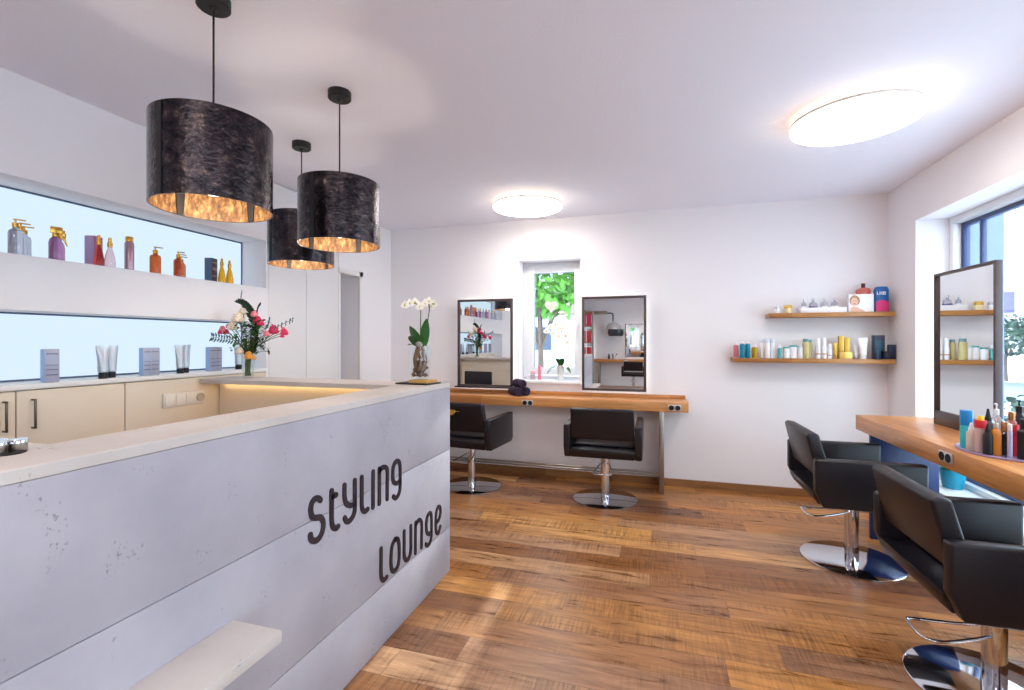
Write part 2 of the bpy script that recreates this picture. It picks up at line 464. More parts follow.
# big side window
win2 = bpy.data.objects.new('window_2', None); COL.objects.link(win2); win2['kind'] = 'structure'
rect_frame(MB(), SY0, SY1, SZ0, SZ1, 0.05, XR + 0.20, XR + 0.28, 'X').build('window_frame', FRAME_W, win2, 0.003)
rect_frame(MB(), SY0 + 0.045, SY1 - 0.045, SZ0 + 0.045, SZ1 - 0.045, 0.032, XR + 0.245, XR + 0.285, 'X').build('sash', NAVY_FRAME, win2, 0.003)
MB().box(XR + 0.25, XR + 0.28, 3.895, 3.92, SZ0 + 0.075, SZ1 - 0.075).build('mullion', NAVY_FRAME, win2, 0.003)
MB().box(XR + 0.255, XR + 0.263, SY0 + 0.075, 3.895, SZ0 + 0.075, SZ1 - 0.075).build('glass_pane', PANE, win2, smooth=False)
MB().box(XR + 0.255, XR + 0.263, 3.92, SY1 - 0.075, SZ0 + 0.075, SZ1 - 0.075).build('glass_pane', PANE, win2, smooth=False)
MB().box(XR - 0.012, XR + 0.21, SY0, SY1, SZ0, SZ0 + 0.012).build('window_sill', FRAME_W, win2, 0.003)

# unseen big window added behind the camera to bring in daylight
added_win = bpy.data.objects.new('added_window', None); COL.objects.link(added_win); added_win['kind'] = 'structure'
rect_frame(MB(), RY0, RY1, SZ0, SZ1, 0.05, XR + 0.20, XR + 0.28, 'X').build('window_frame', FRAME_W, added_win, 0.003)
rect_frame(MB(), RY0 + 0.045, RY1 - 0.045, SZ0 + 0.045, SZ1 - 0.045, 0.05, XR + 0.23, XR + 0.30, 'X').build('sash', NAVY_FRAME, added_win, 0.003)
MB().box(XR + 0.255, XR + 0.263, RY0 + 0.09, RY1 - 0.09, SZ0 + 0.09, SZ1 - 0.09).build('glass_pane', PANE, added_win, smooth=False)

# glowing back panels of the two niches
for z0, z1, lab in ((UZ0, UZ1, 'long glowing pale blue panel at the back of the upper wall niche'), (LZ0, LZ1, 'long glowing pale blue panel at the back of the lower wall niche')):
    t = thing('light_panel', lab, 'light panel', (NX, (N0 + N1) / 2, z0))
    MB().box(0.002, 0.014, -(N1 - N0) / 2 + 0.008, (N1 - N0) / 2 - 0.008, 0.008, z1 - z0 - 0.010).build('diffuser', NICHE_E, t, smooth=False)
    rect_frame(MB(), -(N1 - N0) / 2 + 0.001, (N1 - N0) / 2 - 0.001, 0.001, z1 - z0 - 0.001, 0.008, 0.002, 0.018, 'X').build('shadow_gap_edge', mat('blue_grey_gap_shade', (92, 112, 142), 0.5), t, smooth=False)  # blue-grey edge strips paint the dark of the shadow gap round the panel

# ------------------------------------------------------------------ left side: cabinets, cupboard, reception desk
CX = XL                                        # front plane of the cabinets
def cabinet(y0, y1, label, handle_y=None):
    t = thing('base_cabinet', label, 'cabinet', (CX, (y0 + y1) / 2, 0), 0, 'cream base cabinets under the niches')
    h = (y1 - y0) / 2
    MB().box(-0.232, -0.022, -h + 0.001, h - 0.001, 0.0, 1.098).build('body', CREAM, t, smooth=False)
    d = MB().box(-0.02, 0.0, -h + 0.003, h - 0.003, 0.09, 1.094).build('door', CREAM, t, 0.0015)
    if handle_y is not None:
        hy = handle_y - (y0 + y1) / 2
        MB().box(0.020, 0.028, hy - 0.004, hy + 0.004, 0.918, 1.055).box(0.0, 0.028, hy - 0.004, hy + 0.004, 0.918, 0.926).box(0.0, 0.028, hy - 0.004, hy + 0.004, 1.047, 1.055).build('handle', DARKMETAL, d, 0.001)
    return t
cabinet(0.95, 1.407, 'cream cabinet with a bar handle at the left picture edge, handle at its far side', 1.362)
cabinet(1.407, 1.867, 'cream cabinet with one dark bar handle near its left edge, below first tube pair', 1.464)
c3 = cabinet(1.867, 2.843, 'plain cream cabinet without handle, carrying the white socket strip')
# its socket strip
ss = MB().box(0.0, 0.012, 2.069 - 2.355, 2.332 - 2.355, 0.93, 1.012).build('socket_strip', mat('white_switch', (236, 230, 220), 0.35), c3, 0.003)
for k in range(3):
    MB().box(0.012, 0.017, -0.278 + k * 0.066, -0.216 + k * 0.066, 0.94, 1.002).build('switch', mat('white_switch'), ss, 0.002)
MB().lathe([(0.0, 0.013), (0.018, 0.013), (0.022, 0.019), (0.026, 0.019), (0.026, 0.012)], (0, -0.052, 0.971), 20, 'X').build('socket', mat('socket_shade', (196, 184, 166), 0.5), ss)
tag(MB().box(NX + 0.002, XL + 0.012, 0.95, N1 - 0.001, 1.10, LZ0 - 0.001).build('ledge_board', WHITE, None, 0.002), 'white ledge board on the cabinets carrying boxes and tubes', 'shelf')
# tall cupboard with two flush doors beyond the niches
t = thing('tall_cupboard', 'tall white cupboard with two flush doors between niches and doorway', 'cupboard', (XL, 2.87, 0))
MB().box(-0.32, -0.022, 0.0, 0.82, 0, ZC - 0.004).build('body', WHITE, t, smooth=False)
for y0, y1 in ((0.003, 0.402), (0.407, 0.815)):
    MB().box(-0.02, 0.0, y0, y1, 0.01, ZC - 0.008).build('door', mat('white_door', (229, 226, 225), 0.45), t, 0.002)

# reception desk of cast concrete
TOP = 1.084
desk = thing('reception_desk', 'long pale concrete reception desk with Styling Lounge lettering on its front', 'reception desk', (-1.133, 0, 0))
for z0, z1 in ((0.0, 0.256), (0.258, 0.7), (0.702, TOP - 0.0275)):
    MB().box(-0.12, 0.0, 0.0, 2.522, z0, z1).build('front_panel', CONCRETE, desk, 0.002)
MB().box(-0.118, -0.006, 0.01, 2.515, 0.25, TOP - 0.03).build('core_panel', mat('joint_grey', (150, 146, 148), 0.8), desk, smooth=False)
poly = [(0.0, -0.005), (0.0, 2.522), (XL + 1.133 + 0.014, 2.56), (XL + 1.133 + 0.014, 2.30), (-0.215, 2.27), (-0.205, 0.74), (-0.62, 0.74), (-0.62, -0.005)]
MB().prism(poly, TOP - 0.027, TOP, 'Z').build('counter_top', CONCRETE_TOP, desk, 0.002, segs=1)
MB().box(XL + 1.133 + 0.016, -0.122, 2.44, 2.50, 0, TOP - 0.028).build('return_panel', CREAM, desk, smooth=False)
MB().box(XL + 1.133 + 0.06, -0.2, 2.405, 2.425, TOP - 0.034, TOP - 0.0275).build('led_strip', emitter('warm_led', (255, 214, 150), 7.0), desk, smooth=False)
MB().box(0.0, 0.168, 0.1, 1.05, 0.508, 0.54).build('bag_shelf', CONCRETE_TOP, desk, 0.002)

def ribbon(mb, pts, r, x0, x1):
    P = catmull([(p[0], p[1], 0) for p in pts], 8)
    n = len(P); Lf, Rt = [], []
    T = []
    for i in range(n):
        t = (P[min(i + 1, n - 1)] - P[max(i - 1, 0)]).normalized(); T.append(t)
        nn = Vector((-t.y, t.x, 0)); Lf.append(P[i] + nn * r); Rt.append(P[i] - nn * r)
    def cap(c, t, sgn):
        out = []; base = math.atan2(t.y, t.x) + (PI / 2 if sgn > 0 else -PI / 2)
        for k in range(1, 8): 
            a = base - PI * k / 8
            out.append(c + Vector((math.cos(a) * r, math.sin(a) * r, 0)))
        return out
    bm = mb.bm
    def V(p, x): return bm.verts.new((x, p.x, p.y))
    fl = [V(p, x1) for p in Lf]; fr = [V(p, x1) for p in Rt]; bl = [V(p, x0) for p in Lf]; br = [V(p, x0) for p in Rt]
    for i in range(n - 1):
        bm.faces.new((fl[i], fr[i], fr[i + 1], fl[i + 1]))
        bm.faces.new((bl[i], fl[i], fl[i + 1], bl[i + 1])); bm.faces.new((fr[i], br[i], br[i + 1], fr[i + 1]))
    for c, t, sgn, a, b, a2, b2 in ((P[-1], T[-1], 1, fl[-1], fr[-1], bl[-1], br[-1]), (P[0], -T[0], 1, fr[0], fl[0], br[0], bl[0])):
        cp = cap(c, t, sgn)
        cf = [V(p, x1) for p in cp]; cb = [V(p, x0) for p in cp]
        bm.faces.new([a] + cf + [b])
        ring_f = [a] + cf + [b]; ring_b = [a2] + cb + [b2]
        for i in range(len(ring_f) - 1):
            bm.faces.new((ring_f[i], ring_b[i], ring_b[i + 1], ring_f[i + 1]))
STYLING = [
    [(1.410, .760), (1.397, .771), (1.380, .773), (1.366, .763), (1.361, .742), (1.368, .717), (1.387, .706), (1.410, .699), (1.425, .675), (1.420, .645), (1.402, .628), (1.380, .628), (1.363, .641), (1.359, .657)],
    [(1.471, .774), (1.471, .72), (1.471, .668), (1.477, .643), (1.494, .629), (1.508, .631)], [(1.474, .752), (1.496, .752)],
    [(1.546, .773), (1.546, .731), (1.556, .702), (1.578, .686), (1.606, .682)], [(1.611, .773), (1.611, .72), (1.611, .665), (1.602, .64), (1.579, .627), (1.559, .631), (1.548, .648)],
    [(1.657, .773), (1.657, .71), (1.657, .661), (1.665, .638), (1.680, .628), (1.698, .631)],
    [(1.738, .774), (1.737, .70), (1.737, .626)],
    [(1.785, .626), (1.785, .70), (1.785, .774)], [(1.785, .766), (1.812, .774), (1.837, .766), (1.848, .745), (1.847, .69), (1.847, .626)],
    [(1.955, .676), (1.925, .672), (1.899, .688), (1.893, .725), (1.901, .760), (1.930, .773), (1.952, .758), (1.958, .725), (1.958, .68), (1.956, .638), (1.942, .614), (1.918, .607), (1.899, .620)]]
LOUNGE = [
    [(1.798, .426), (1.798, .37), (1.798, .314), (1.807, .290), (1.823, .281), (1.843, .283)],
    [(1.912, .422), (1.888, .402), (1.879, .362), (1.879, .318), (1.891, .289), (1.914, .280), (1.938, .291), (1.948, .324), (1.948, .378), (1.938, .411), (1.912, .422)],
    [(1.995, .425), (1.995, .37), (1.995, .318), (2.007, .288), (2.028, .279), (2.050, .291), (2.059, .325)], [(2.059, .427), (2.059, .37), (2.059, .318)],
    [(2.104, .279), (2.105, .35), (2.106, .427)], [(2.106, .417), (2.138, .427), (2.162, .415), (2.171, .390), (2.169, .33), (2.168, .279)],
    [(2.276, .318), (2.250, .314), (2.226, .335), (2.220, .375), (2.230, .410), (2.258, .421), (2.277, .405), (2.281, .36), (2.278, .292), (2.262, .265), (2.235, .260), (2.217, .275)],
    [(2.335, .342), (2.372, .349), (2.390, .376), (2.385, .407), (2.364, .419), (2.341, .405), (2.332, .365), (2.332, .318), (2.343, .286), (2.366, .277), (2.388, .302)]]
for strokes, rad in ((STYLING, 0.0105), (LOUNGE, 0.0105)):
    mb = MB()
    for st in strokes: ribbon(mb, st, rad, 0.0, 0.005)
    mb.build('lettering', LETTER, desk, smooth=False)

# small steel tins on a dark tray at the near end of the desk
t = thing('tin_tray', 'black tray on the desk top under the round steel tins', 'tray', (-1.318, 0.65, TOP))
MB().lathe([(0, 0), (0.041, 0), (0.042, 0.002), (0.041, 0.004), (0, 0.004)], (0, 0, 0), 32, sx=1.0, sy=0.85).build('base', BLACK, t)
def tin(dx, dy, lab):
    k = thing('steel_tin', lab, 'tin', (-1.318 + dx * 0.64, 0.65 + dy * 0.64, TOP + 0.0042), 0, 'steel tins on the black tray')
    MB().lathe([(0, 0), (0.0145, 0), (0.015, 0.001), (0.015, 0.016), (0, 0.016)], (0, 0, 0), 28).build('body', STEEL, k)
    MB().lathe([(0, 0.0162), (0.0154, 0.0162), (0.0154, 0.0232), (0.0150, 0.0238), (0, 0.0238)], (0, 0, 0), 28).build('lid', CHROME, k)
tin(0.020, -0.024, 'round steel tin nearest the picture centre, front of the trio on the tray')
tin(0.026, 0.027, 'round steel tin at the back right of the trio on the tray')
tin(-0.030, 0.004, 'round steel tin cut by the left picture edge, on the tray')

# ------------------------------------------------------------------ bottles and jars
def pump_bottle(body, cap, r, h, label, loc, group=None, name='pump_bottle'):
    t = thing(name, label, 'bottle', loc, 1.2, group)
    MB().lathe([(0, 0), (r * 0.94, 0), (r, 0.006), (r, h * 0.58), (r * 0.9, h * 0.66), (r * 0.42, h * 0.72), (r * 0.4, h * 0.75), (0, h * 0.75)], seg=24).build('body', body, t)
    p = MB().lathe([(0, h * 0.75), (r * 0.46, h * 0.75), (r * 0.46, h * 0.87), (r * 0.14, h * 0.88), (r * 0.14, h * 0.95), (0, h * 0.95)], seg=16)
    p.box(-r * 0.3, r * 1.35, -r * 0.16, r * 0.16, h * 0.955, h * 0.985)
    p.build('pump', cap, t)
    return t
def spray_bottle(body, cap, r, h, label, loc, group=None):
    t = thing('spray_bottle', label, 'bottle', loc, 1.2, group)
    MB().lathe([(0, 0), (r * 0.94, 0), (r, 0.006), (r, h * 0.52), (r * 0.88, h * 0.62), (r * 0.42, h * 0.7), (0, h * 0.7)], seg=24).build('body', body, t)
    p = MB().cyl(r * 0.45, h * 0.7, h * 0.82, seg=16).box(-r * 0.7, r * 1.1, -r * 0.36, r * 0.36, h * 0.82, h)
    p.prism([(r * 0.6, h * 0.82), (r * 1.25, h * 0.6), (r * 1.45, h * 0.62), (r * 1.0, h * 0.84)], -r * 0.22, r * 0.22)
    p.build('trigger', cap, t, 0.001)
    return t
def cone_bottle(body, cap, r, h, label, loc, group=None):
    t = thing('oil_bottle', label, 'bottle', loc, 0, group)
    MB().lathe([(0, 0), (r * 0.85, 0), (r, h * 0.08), (r, h * 0.2), (r * 0.72, h * 0.45), (r * 0.42, h * 0.62), (r * 0.38, h * 0.68), (0, h * 0.68)], seg=24).build('body', body, t)
    MB().lathe([(0, h * 0.68), (r * 0.46, h * 0.68), (r * 0.46, h * 0.82), (r * 0.34, h * 0.83), (r * 0.3, h * 0.98), (0, h)], seg=16).build('cap', cap, t)
    return t
def round_bottle(body, cap, r, h, label, loc, capr=0.9, caph=0.2, group=None, name='bottle', cat='bottle', shoulder=0.06):
    t = thing(name, label, cat, loc, 0, group)
    zc = h * (1 - caph)
    MB().lathe([(0, 0), (r * 0.94, 0), (r, 0.004), (r, zc - h * shoulder), (r * capr * 0.92, zc), (0, zc)], seg=24).build('body', body, t)
    MB().lathe([(0, zc), (r * capr, zc), (r * capr, h - 0.003), (r * capr * 0.93, h), (0, h)], seg=24).build('lid' if name == 'jar' else 'cap', cap, t)
    return t
def carton(face, wd, dp, h, label, loc, rz=0.0, group=None, side=None, stripe=None, name='carton', cat='box'):
    t = thing(name, label, cat, loc, rz, group)
    MB().box(-wd / 2, wd / 2, -dp / 2, dp / 2, 0, h).build('carton_body', face, t, 0.001)
    if side:
        MB().box(-wd / 2 + 0.001, wd / 2 - 0.001, -dp / 2 - 0.0012, -dp / 2, h * 0.02, h * 0.98).build('printed_side', side, t, smooth=False)
    if stripe:
        for a, b in stripe[1]:
            MB().box(wd / 2, wd / 2 + 0.0012, -dp / 2 + 0.006, dp / 2 - 0.006, h * a, h * b).build('print_band', stripe[0], t, smooth=False)
    return t
def tube_pack(body, cap, wd, h, label, loc, rz=0.0, group=None):
    t = thing('cream_tube', label, 'tube', loc, rz, group)
    r = wd * 0.36; rings = []
    mb = MB(); bm = mb.bm
    secs = [(0.0, r * 0.8, r * 0.8, 0), (0, r, r, 1)]
    def ring(a, b, z, seg=20): return [bm.verts.new((a * math.cos(2 * PI * k / seg), b * math.sin(2 * PI * k / seg), z)) for k in range(seg)]
    R = [ring(r * 0.7, r * 0.7, h * 0.17), ring(r, r, h * 0.2), ring(r * 1.06, r * 0.75, h * 0.5), ring(wd * 0.46, r * 0.35, h * 0.8), ring(wd * 0.5, 0.0018, h * 0.94), ring(wd * 0.5, 0.0018, h)]
    for a, b in zip(R, R[1:]):
        for k in range(20): bm.faces.new((a[k], a[(k + 1) % 20], b[(k + 1) % 20], b[k]))
    bm.faces.new(R[0][::-1]); bm.faces.new(R[-1])
    mb.build('tube_body', body, t)
    MB().lathe([(0, 0), (r * 0.86, 0), (r * 0.86, h * 0.165), (0, h * 0.165)], seg=20).build('cap', cap, t)
    return t
G_SILVER = liquid('smoky_clear', (206, 204, 212), 0.85); G_LILAC = liquid('lilac_liquid', (196, 140, 186), 0.75)
G_AMBER = liquid('amber_liquid', (222, 104, 26), 0.7); G_RED = liquid('red_liquid', (228, 84, 80), 0.7)
G_PINK = liquid('pale_pink_glass', (244, 212, 216), 0.85); G_YEL = liquid('yellow_oil', (250, 184, 14), 0.7)
P_BRONZE = mat('bronze_lilac', (172, 140, 150), 0.25, 0.5)
P_BOXP = plastic('pink_purple_card', (186, 110, 150)); P_BOXB = plastic('slate_blue_card', (84, 104, 136)); P_DARK = plastic('dark_card', (72, 66, 78))
P_SILV = mat('silver_card', (164, 168, 188), 0.4, 0.2); P_TUBE = mat('silver_tube', (178, 184, 192), 0.3, 0.45)
P_LBLUE = plastic('light_blue_card', (140, 176, 222)); P_GREY = plastic('grey_print', (104, 104, 124))

# upper niche, from the left picture edge to the far end
UZ = UZ0 + 0.0005
grp = 'clear pump bottles in the upper niche'
for x, y, lab in ((-2.80, 1.425, 'silver grey pump bottle, front one of the file at far left of upper niche'), (-2.87, 1.48, 'silver grey pump bottle, middle one of the file at far left of upper niche'), (-2.94, 1.53, 'silver grey pump bottle, rear one of the file at far left of upper niche')):
    pump_bottle(G_SILVER, GOLD, 0.025, 0.168, lab, (x, y, UZ), grp)
grp = 'lilac spray bottles in the upper niche'
for x, y, lab in ((-2.80, 1.575, 'lilac spray bottle with gold trigger, front one of three in upper niche'), (-2.87, 1.625, 'lilac spray bottle with gold trigger, middle one of three in upper niche'), (-2.94, 1.67, 'lilac spray bottle with gold trigger, rear one of three in upper niche')):
    spray_bottle(G_LILAC, GOLD, 0.024, 0.163, lab, (x, y, UZ), grp)
carton(P_BOXP, 0.05, 0.055, 0.165, 'pink and purple carton behind the red oil bottle in upper niche', (-2.87, 1.785, UZ), 0.35, side=plastic('lilac_card', (176, 150, 190)))
cone_bottle(G_RED, GOLD, 0.023, 0.165, 'red cone-shaped oil bottle with gold cap beside the pink carton', (-2.80, 1.765, UZ))
cone_bottle(G_PINK, GOLD, 0.025, 0.165, 'pale pink cone-shaped oil bottle right of the red one', (-2.81, 1.825, UZ))
round_bottle(P_BRONZE, GOLD, 0.022, 0.19, 'slim bronze lilac spray can with gold cap in upper niche', (-2.82, 1.93, UZ), 0.85, 0.14)
pump_bottle(G_AMBER, GOLD, 0.028, 0.165, 'single amber pump bottle standing left of the amber trio in upper niche', (-2.82, 2.075, UZ), 'amber pump bottles in the upper niche')
for x, y, lab in ((-2.80, 2.20, 'amber pump bottle, front one of the trio in upper niche'), (-2.87, 2.265, 'amber pump bottle, middle one of the trio in upper niche'), (-2.94, 2.33, 'amber pump bottle, rear one of the trio in upper niche')):
    pump_bottle(G_AMBER, GOLD, 0.025, 0.158, lab, (x, y, UZ), 'amber pump bottles in the upper niche')
carton(P_DARK, 0.05, 0.06, 0.165, 'blue and dark grey carton beside the yellow oil bottles in upper niche', (-2.87, 2.485, UZ), 0.3, side=P_BOXB, stripe=(plastic('tan_print', (150, 130, 120)), ((0.25, 0.3), (0.5, 0.62), (0.8, 0.85))))
cone_bottle(G_YEL, GOLD, 0.023, 0.17, 'yellow cone-shaped oil bottle next to the blue carton', (-2.81, 2.515, UZ))
cone_bottle(G_YEL, GOLD, 0.024, 0.168, 'yellow cone-shaped oil bottle nearest the far end of upper niche', (-2.82, 2.585, UZ))
# the same row goes on towards the near end, seen only in the mirror
for y, m_, lab in ((0.72, G_SILVER, 'clear pump bottle, nearest end of upper niche, seen in the mirror'), (0.88, G_SILVER, 'clear pump bottle, second from the near niche end, seen in the mirror'), (1.04, G_PINK, 'pale pink pump bottle in upper niche, seen in the mirror'), (1.2, G_LILAC, 'lilac pump bottle in upper niche, seen in the mirror')):
    pump_bottle(m_, GOLD, 0.032, 0.185, lab, (-2.83, y, UZ))
# lower niche
LZ = LZ0 + 0.0005
gb, gt = 'silver cartons in the lower niche', 'silver cream tubes in the lower niche'
BANDS = (P_GREY, ((0.2, 0.23), (0.36, 0.385), (0.5, 0.52), (0.84, 0.87)))
carton(P_SILV, 0.045, 0.055, 0.158, 'single silver carton left of the first tube pair in lower niche', (-2.80, 1.555, LZ), -0.2, gb, P_LBLUE, BANDS)
for x, y, lab in ((-2.785, 1.775, 'silver cream tube, left one of the pair over the handle cabinet'), (-2.82, 1.838, 'silver cream tube, right one of the pair over the handle cabinet')):
    tube_pack(P_TUBE, BLACK, 0.062, 0.175, lab, (x, y, LZ), PI / 2 - 0.25, gt)
for x, y, lab in ((-2.80, 2.005, 'silver carton, left one of the pair between the two tube pairs'), (-2.815, 2.06, 'silver carton, right one of the pair between the two tube pairs')):
    carton(P_SILV, 0.045, 0.045, 0.158, lab, (x, y, LZ), -0.2, gb, P_LBLUE, BANDS)
for x, y, lab in ((-2.785, 2.20, 'silver cream tube, left one of the pair above the socket strip'), (-2.82, 2.262, 'silver cream tube, right one of the pair above the socket strip')):
    tube_pack(P_TUBE, BLACK, 0.060, 0.175, lab, (x, y, LZ), PI / 2 - 0.25, gt)
for x, y, lab in ((-2.80, 2.425, 'silver carton left of the flower vase, front one of two'), (-2.815, 2.48, 'silver carton left of the flower vase, rear one of two')):
    carton(P_SILV, 0.045, 0.045, 0.158, lab, (x, y, LZ), -0.2, gb, P_LBLUE, BANDS)
tube_pack(P_TUBE, BLACK, 0.066, 0.178, 'silver cream tube half hidden behind the flower vase', (-2.80, 2.64, LZ), PI / 2 - 0.25, gt)
for y, lab in ((1.05, 'silver carton right of the mirrored bouquet, only seen in the mirror'), (1.28, 'silver carton just outside the left picture edge, seen in the mirror')):
    carton(P_SILV, 0.05, 0.07, 0.158, lab, (-2.81, y, LZ), -0.2, gb, P_LBLUE, BANDS)

# ------------------------------------------------------------------ flowers
GREEN = mat('leaf_green', (60, 96, 44), 0.5); DKGREEN = mat('leaf_dark_green', (36, 62, 40), 0.5); BLUEGREEN = mat('eucalyptus', (84, 112, 110), 0.6)
STEMG = mat('stem_green', (92, 100, 58), 0.6)
ROSE = mat('rose_pink', (214, 46, 96), 0.6); ROSEL = mat('rose_light', (232, 130, 140), 0.6); CREAMF = mat('rose_cream', (244, 226, 200), 0.6); ORANGEF = mat('rose_orange', (232, 160, 72), 0.6)
WHITEF = mat('orchid_white', (246, 244, 240), 0.5); YELF = mat('orchid_yellow', (206, 190, 30), 0.5)
BARK = mat('bark_brown', (104, 62, 34), 0.85)
bump(BARK, noise(BARK, coords(BARK), 60, 4), 0.8, 0.01)
RX, RY = math.cos(YAW), math.sin(YAW)          # image-right direction on the floor plan, used only to fan the bouquet
def rose(m, c, r, parent):
    mb = MB()
    for lay, (n, rad, tilt) in enumerate(((3, 0.35, 0.9), (5, 0.65, 0.65), (6, 0.95, 0.35))):
        for k in range(n):
            a = 2 * PI * k / n + lay * 0.5
            d = Vector((math.cos(a), math.sin(a), tilt))
            mb.ball((c[0] + math.cos(a) * r * rad * 0.58, c[1] + math.sin(a) * r * rad * 0.58, c[2] + r * (0.5 - lay * 0.40)), r * 0.62, (1, 1, 1), 1)
    mb.build('rose_bloom', m, parent)
vase = thing('flower_vase', 'clear glass vase on the desk return holding the rose bouquet', 'vase', (-2.52, 2.45, TOP))
MB().lathe([(0.0, 0.0), (0.028, 0.0), (0.032, 0.01), (0.036, 0.08), (0.044, 0.16), (0.0425, 0.16), (0.0345, 0.08), (0.029, 0.012), (0, 0.01)], seg=32).build('vase_glass', CLEAR, vase)
bq = thing('bouquet', 'bouquet of pink and cream roses with eucalyptus in the glass vase', 'bouquet', (-2.52, 2.45, TOP + 0.011))
def wpt(u, z, dpt=0.0): return Vector((u * RX - dpt * RY, u * RY + dpt * RX, z))
stems = MB()
heads = [(ROSE, 0.055, 0.365, 0.015, 0.024), (ROSEL, 0.05, 0.40, -0.02, 0.02), (ROSEL, 0.03, 0.415, 0.03, 0.016), (ROSE, 0.085, 0.345, -0.01, 0.021), (ROSE, 0.155, 0.30, 0.02, 0.030), (ROSEL, 0.135, 0.275, -0.03, 0.018), (ROSE, 0.235, 0.285, 0.0, 0.022), (ROSEL, 0.22, 0.305, 0.02, 0.014), (ROSE, 0.228, 0.262, -0.015, 0.013),
         (ROSEL, -0.165, 0.305, 0.0, 0.020), (ROSE, -0.150, 0.288, 0.015, 0.017), (ROSEL, -0.135, 0.325, 0.01, 0.014), (ROSE, -0.175, 0.285, -0.01, 0.014),
         (CREAMF, -0.055, 0.375, -0.02, 0.034), (CREAMF, -0.045, 0.42, 0.02, 0.024), (CREAMF, -0.105, 0.325, 0.01, 0.030), (ORANGEF, 0.03, 0.135, -0.045, 0.026), (CREAMF, -0.03, 0.165, -0.04, 0.022), (ORANGEF, 0.055, 0.12, -0.03, 0.013)]
for m_, u, z, dp, r in heads:
    tip = wpt(u, z, dp)
    base = wpt(random.uniform(-0.018, 0.018), 0.004, random.uniform(-0.012, 0.012))
    mid = wpt(u * 0.15, 0.16, dp * 0.3)
    stems.tube(catmull([base, mid, (mid + tip) / 2 + Vector((0, 0, 0.02)), tip], 5), 0.0022, 6)
for k in range(14):
    a = random.uniform(0, 2 * PI); b = wpt(0.018 * math.cos(a), 0.004, 0.018 * math.sin(a))
    stems.tube(catmull([b, wpt(0.012 * math.cos(a + 2.5), 0.10, 0.012 * math.sin(a + 2.5)), wpt(random.uniform(-0.04, 0.06), 0.24, random.uniform(-0.05, 0.05))], 5), 0.0026, 6)
stems.build('flower_stems', STEMG, bq)
for m_, u, z, dp, r in heads: rose(m_, wpt(u, z, dp), r, bq)
lv = MB()
for k in range(150):
    u = random.gauss(0.01, 0.055); z = random.uniform(0.15, 0.36); dp = random.gauss(0, 0.04)
    if abs(u) > 0.13: continue
    lv.leaf(wpt(u, z, dp), (random.uniform(-1, 1), random.uniform(-1, 1), random.uniform(-0.3, 0.9)), (0, 0, 1), random.uniform(0.03, 0.055), random.uniform(0.016, 0.028))
lv.build('rose_leaves', GREEN, bq, smooth=False)
lv = MB()
for k in range(45):
    u = random.gauss(0.02, 0.05); z = random.uniform(0.14, 0.34); dp = random.gauss(0, 0.04)
    lv.leaf(wpt(u, z, dp), (random.uniform(-1, 1), random.uniform(-1, 1), random.uniform(-0.3, 0.9)), (0, 0, 1), random.uniform(0.025, 0.04), 0.018)
# curling dark fern tip
cur = catmull([wpt(0.03, 0.15), wpt(0.045, 0.28), wpt(0.02, 0.40), wpt(-0.02, 0.455), wpt(-0.055, 0.475)], 10)
for i, p in enumerate(cur):
    for sgn in (-1, 1, 0.3):
        lv.leaf(p, Vector((RX * sgn, RY * sgn, 0.7)) + Vector((random.uniform(-.3, .3),) * 3), (0, 1, 0.2), 0.034, 0.016)
for p in catmull([wpt(0.04, 0.36), wpt(0.055, 0.43), wpt(0.07, 0.455)], 4):
    lv.leaf(p, (RX * 0.5, RY * 0.5, 0.9), (0, 1, 0), 0.03, 0.014)
lv.tube(cur, 0.003, 6)
lv.build('fern_leaves', DKGREEN, bq, smooth=False)
for path, ln in (([wpt(-0.03, 0.22), wpt(-0.10, 0.235), wpt(-0.17, 0.245), wpt(-0.235, 0.255)], 0.03), ([wpt(0.12, 0.28), wpt(0.19, 0.32), (wpt(0.285, 0.365))], 0.022), ([wpt(-0.04, 0.45), wpt(-0.045, 0.50), wpt(-0.04, 0.545)], 0.014), ([wpt(0.10, 0.30), wpt(0.125, 0.33), wpt(0.135, 0.37)], 0.02)):
    lv = MB(); pts = catmull(path, 4); lv.tube(pts, 0.0018, 5)
    for i, p in enumerate(pts[2:]):
        for sgn in (-1, 1):
            lv.leaf(p, (RX * 0.3 * (1 if path[-1].x > 0 else -1), 0.2 * sgn, 0.9 * sgn), (0, 1, 0.1), ln * random.uniform(0.8, 1.2), ln * 0.55)
    lv.build('eucalyptus_sprig', BLUEGREEN, bq, smooth=False)

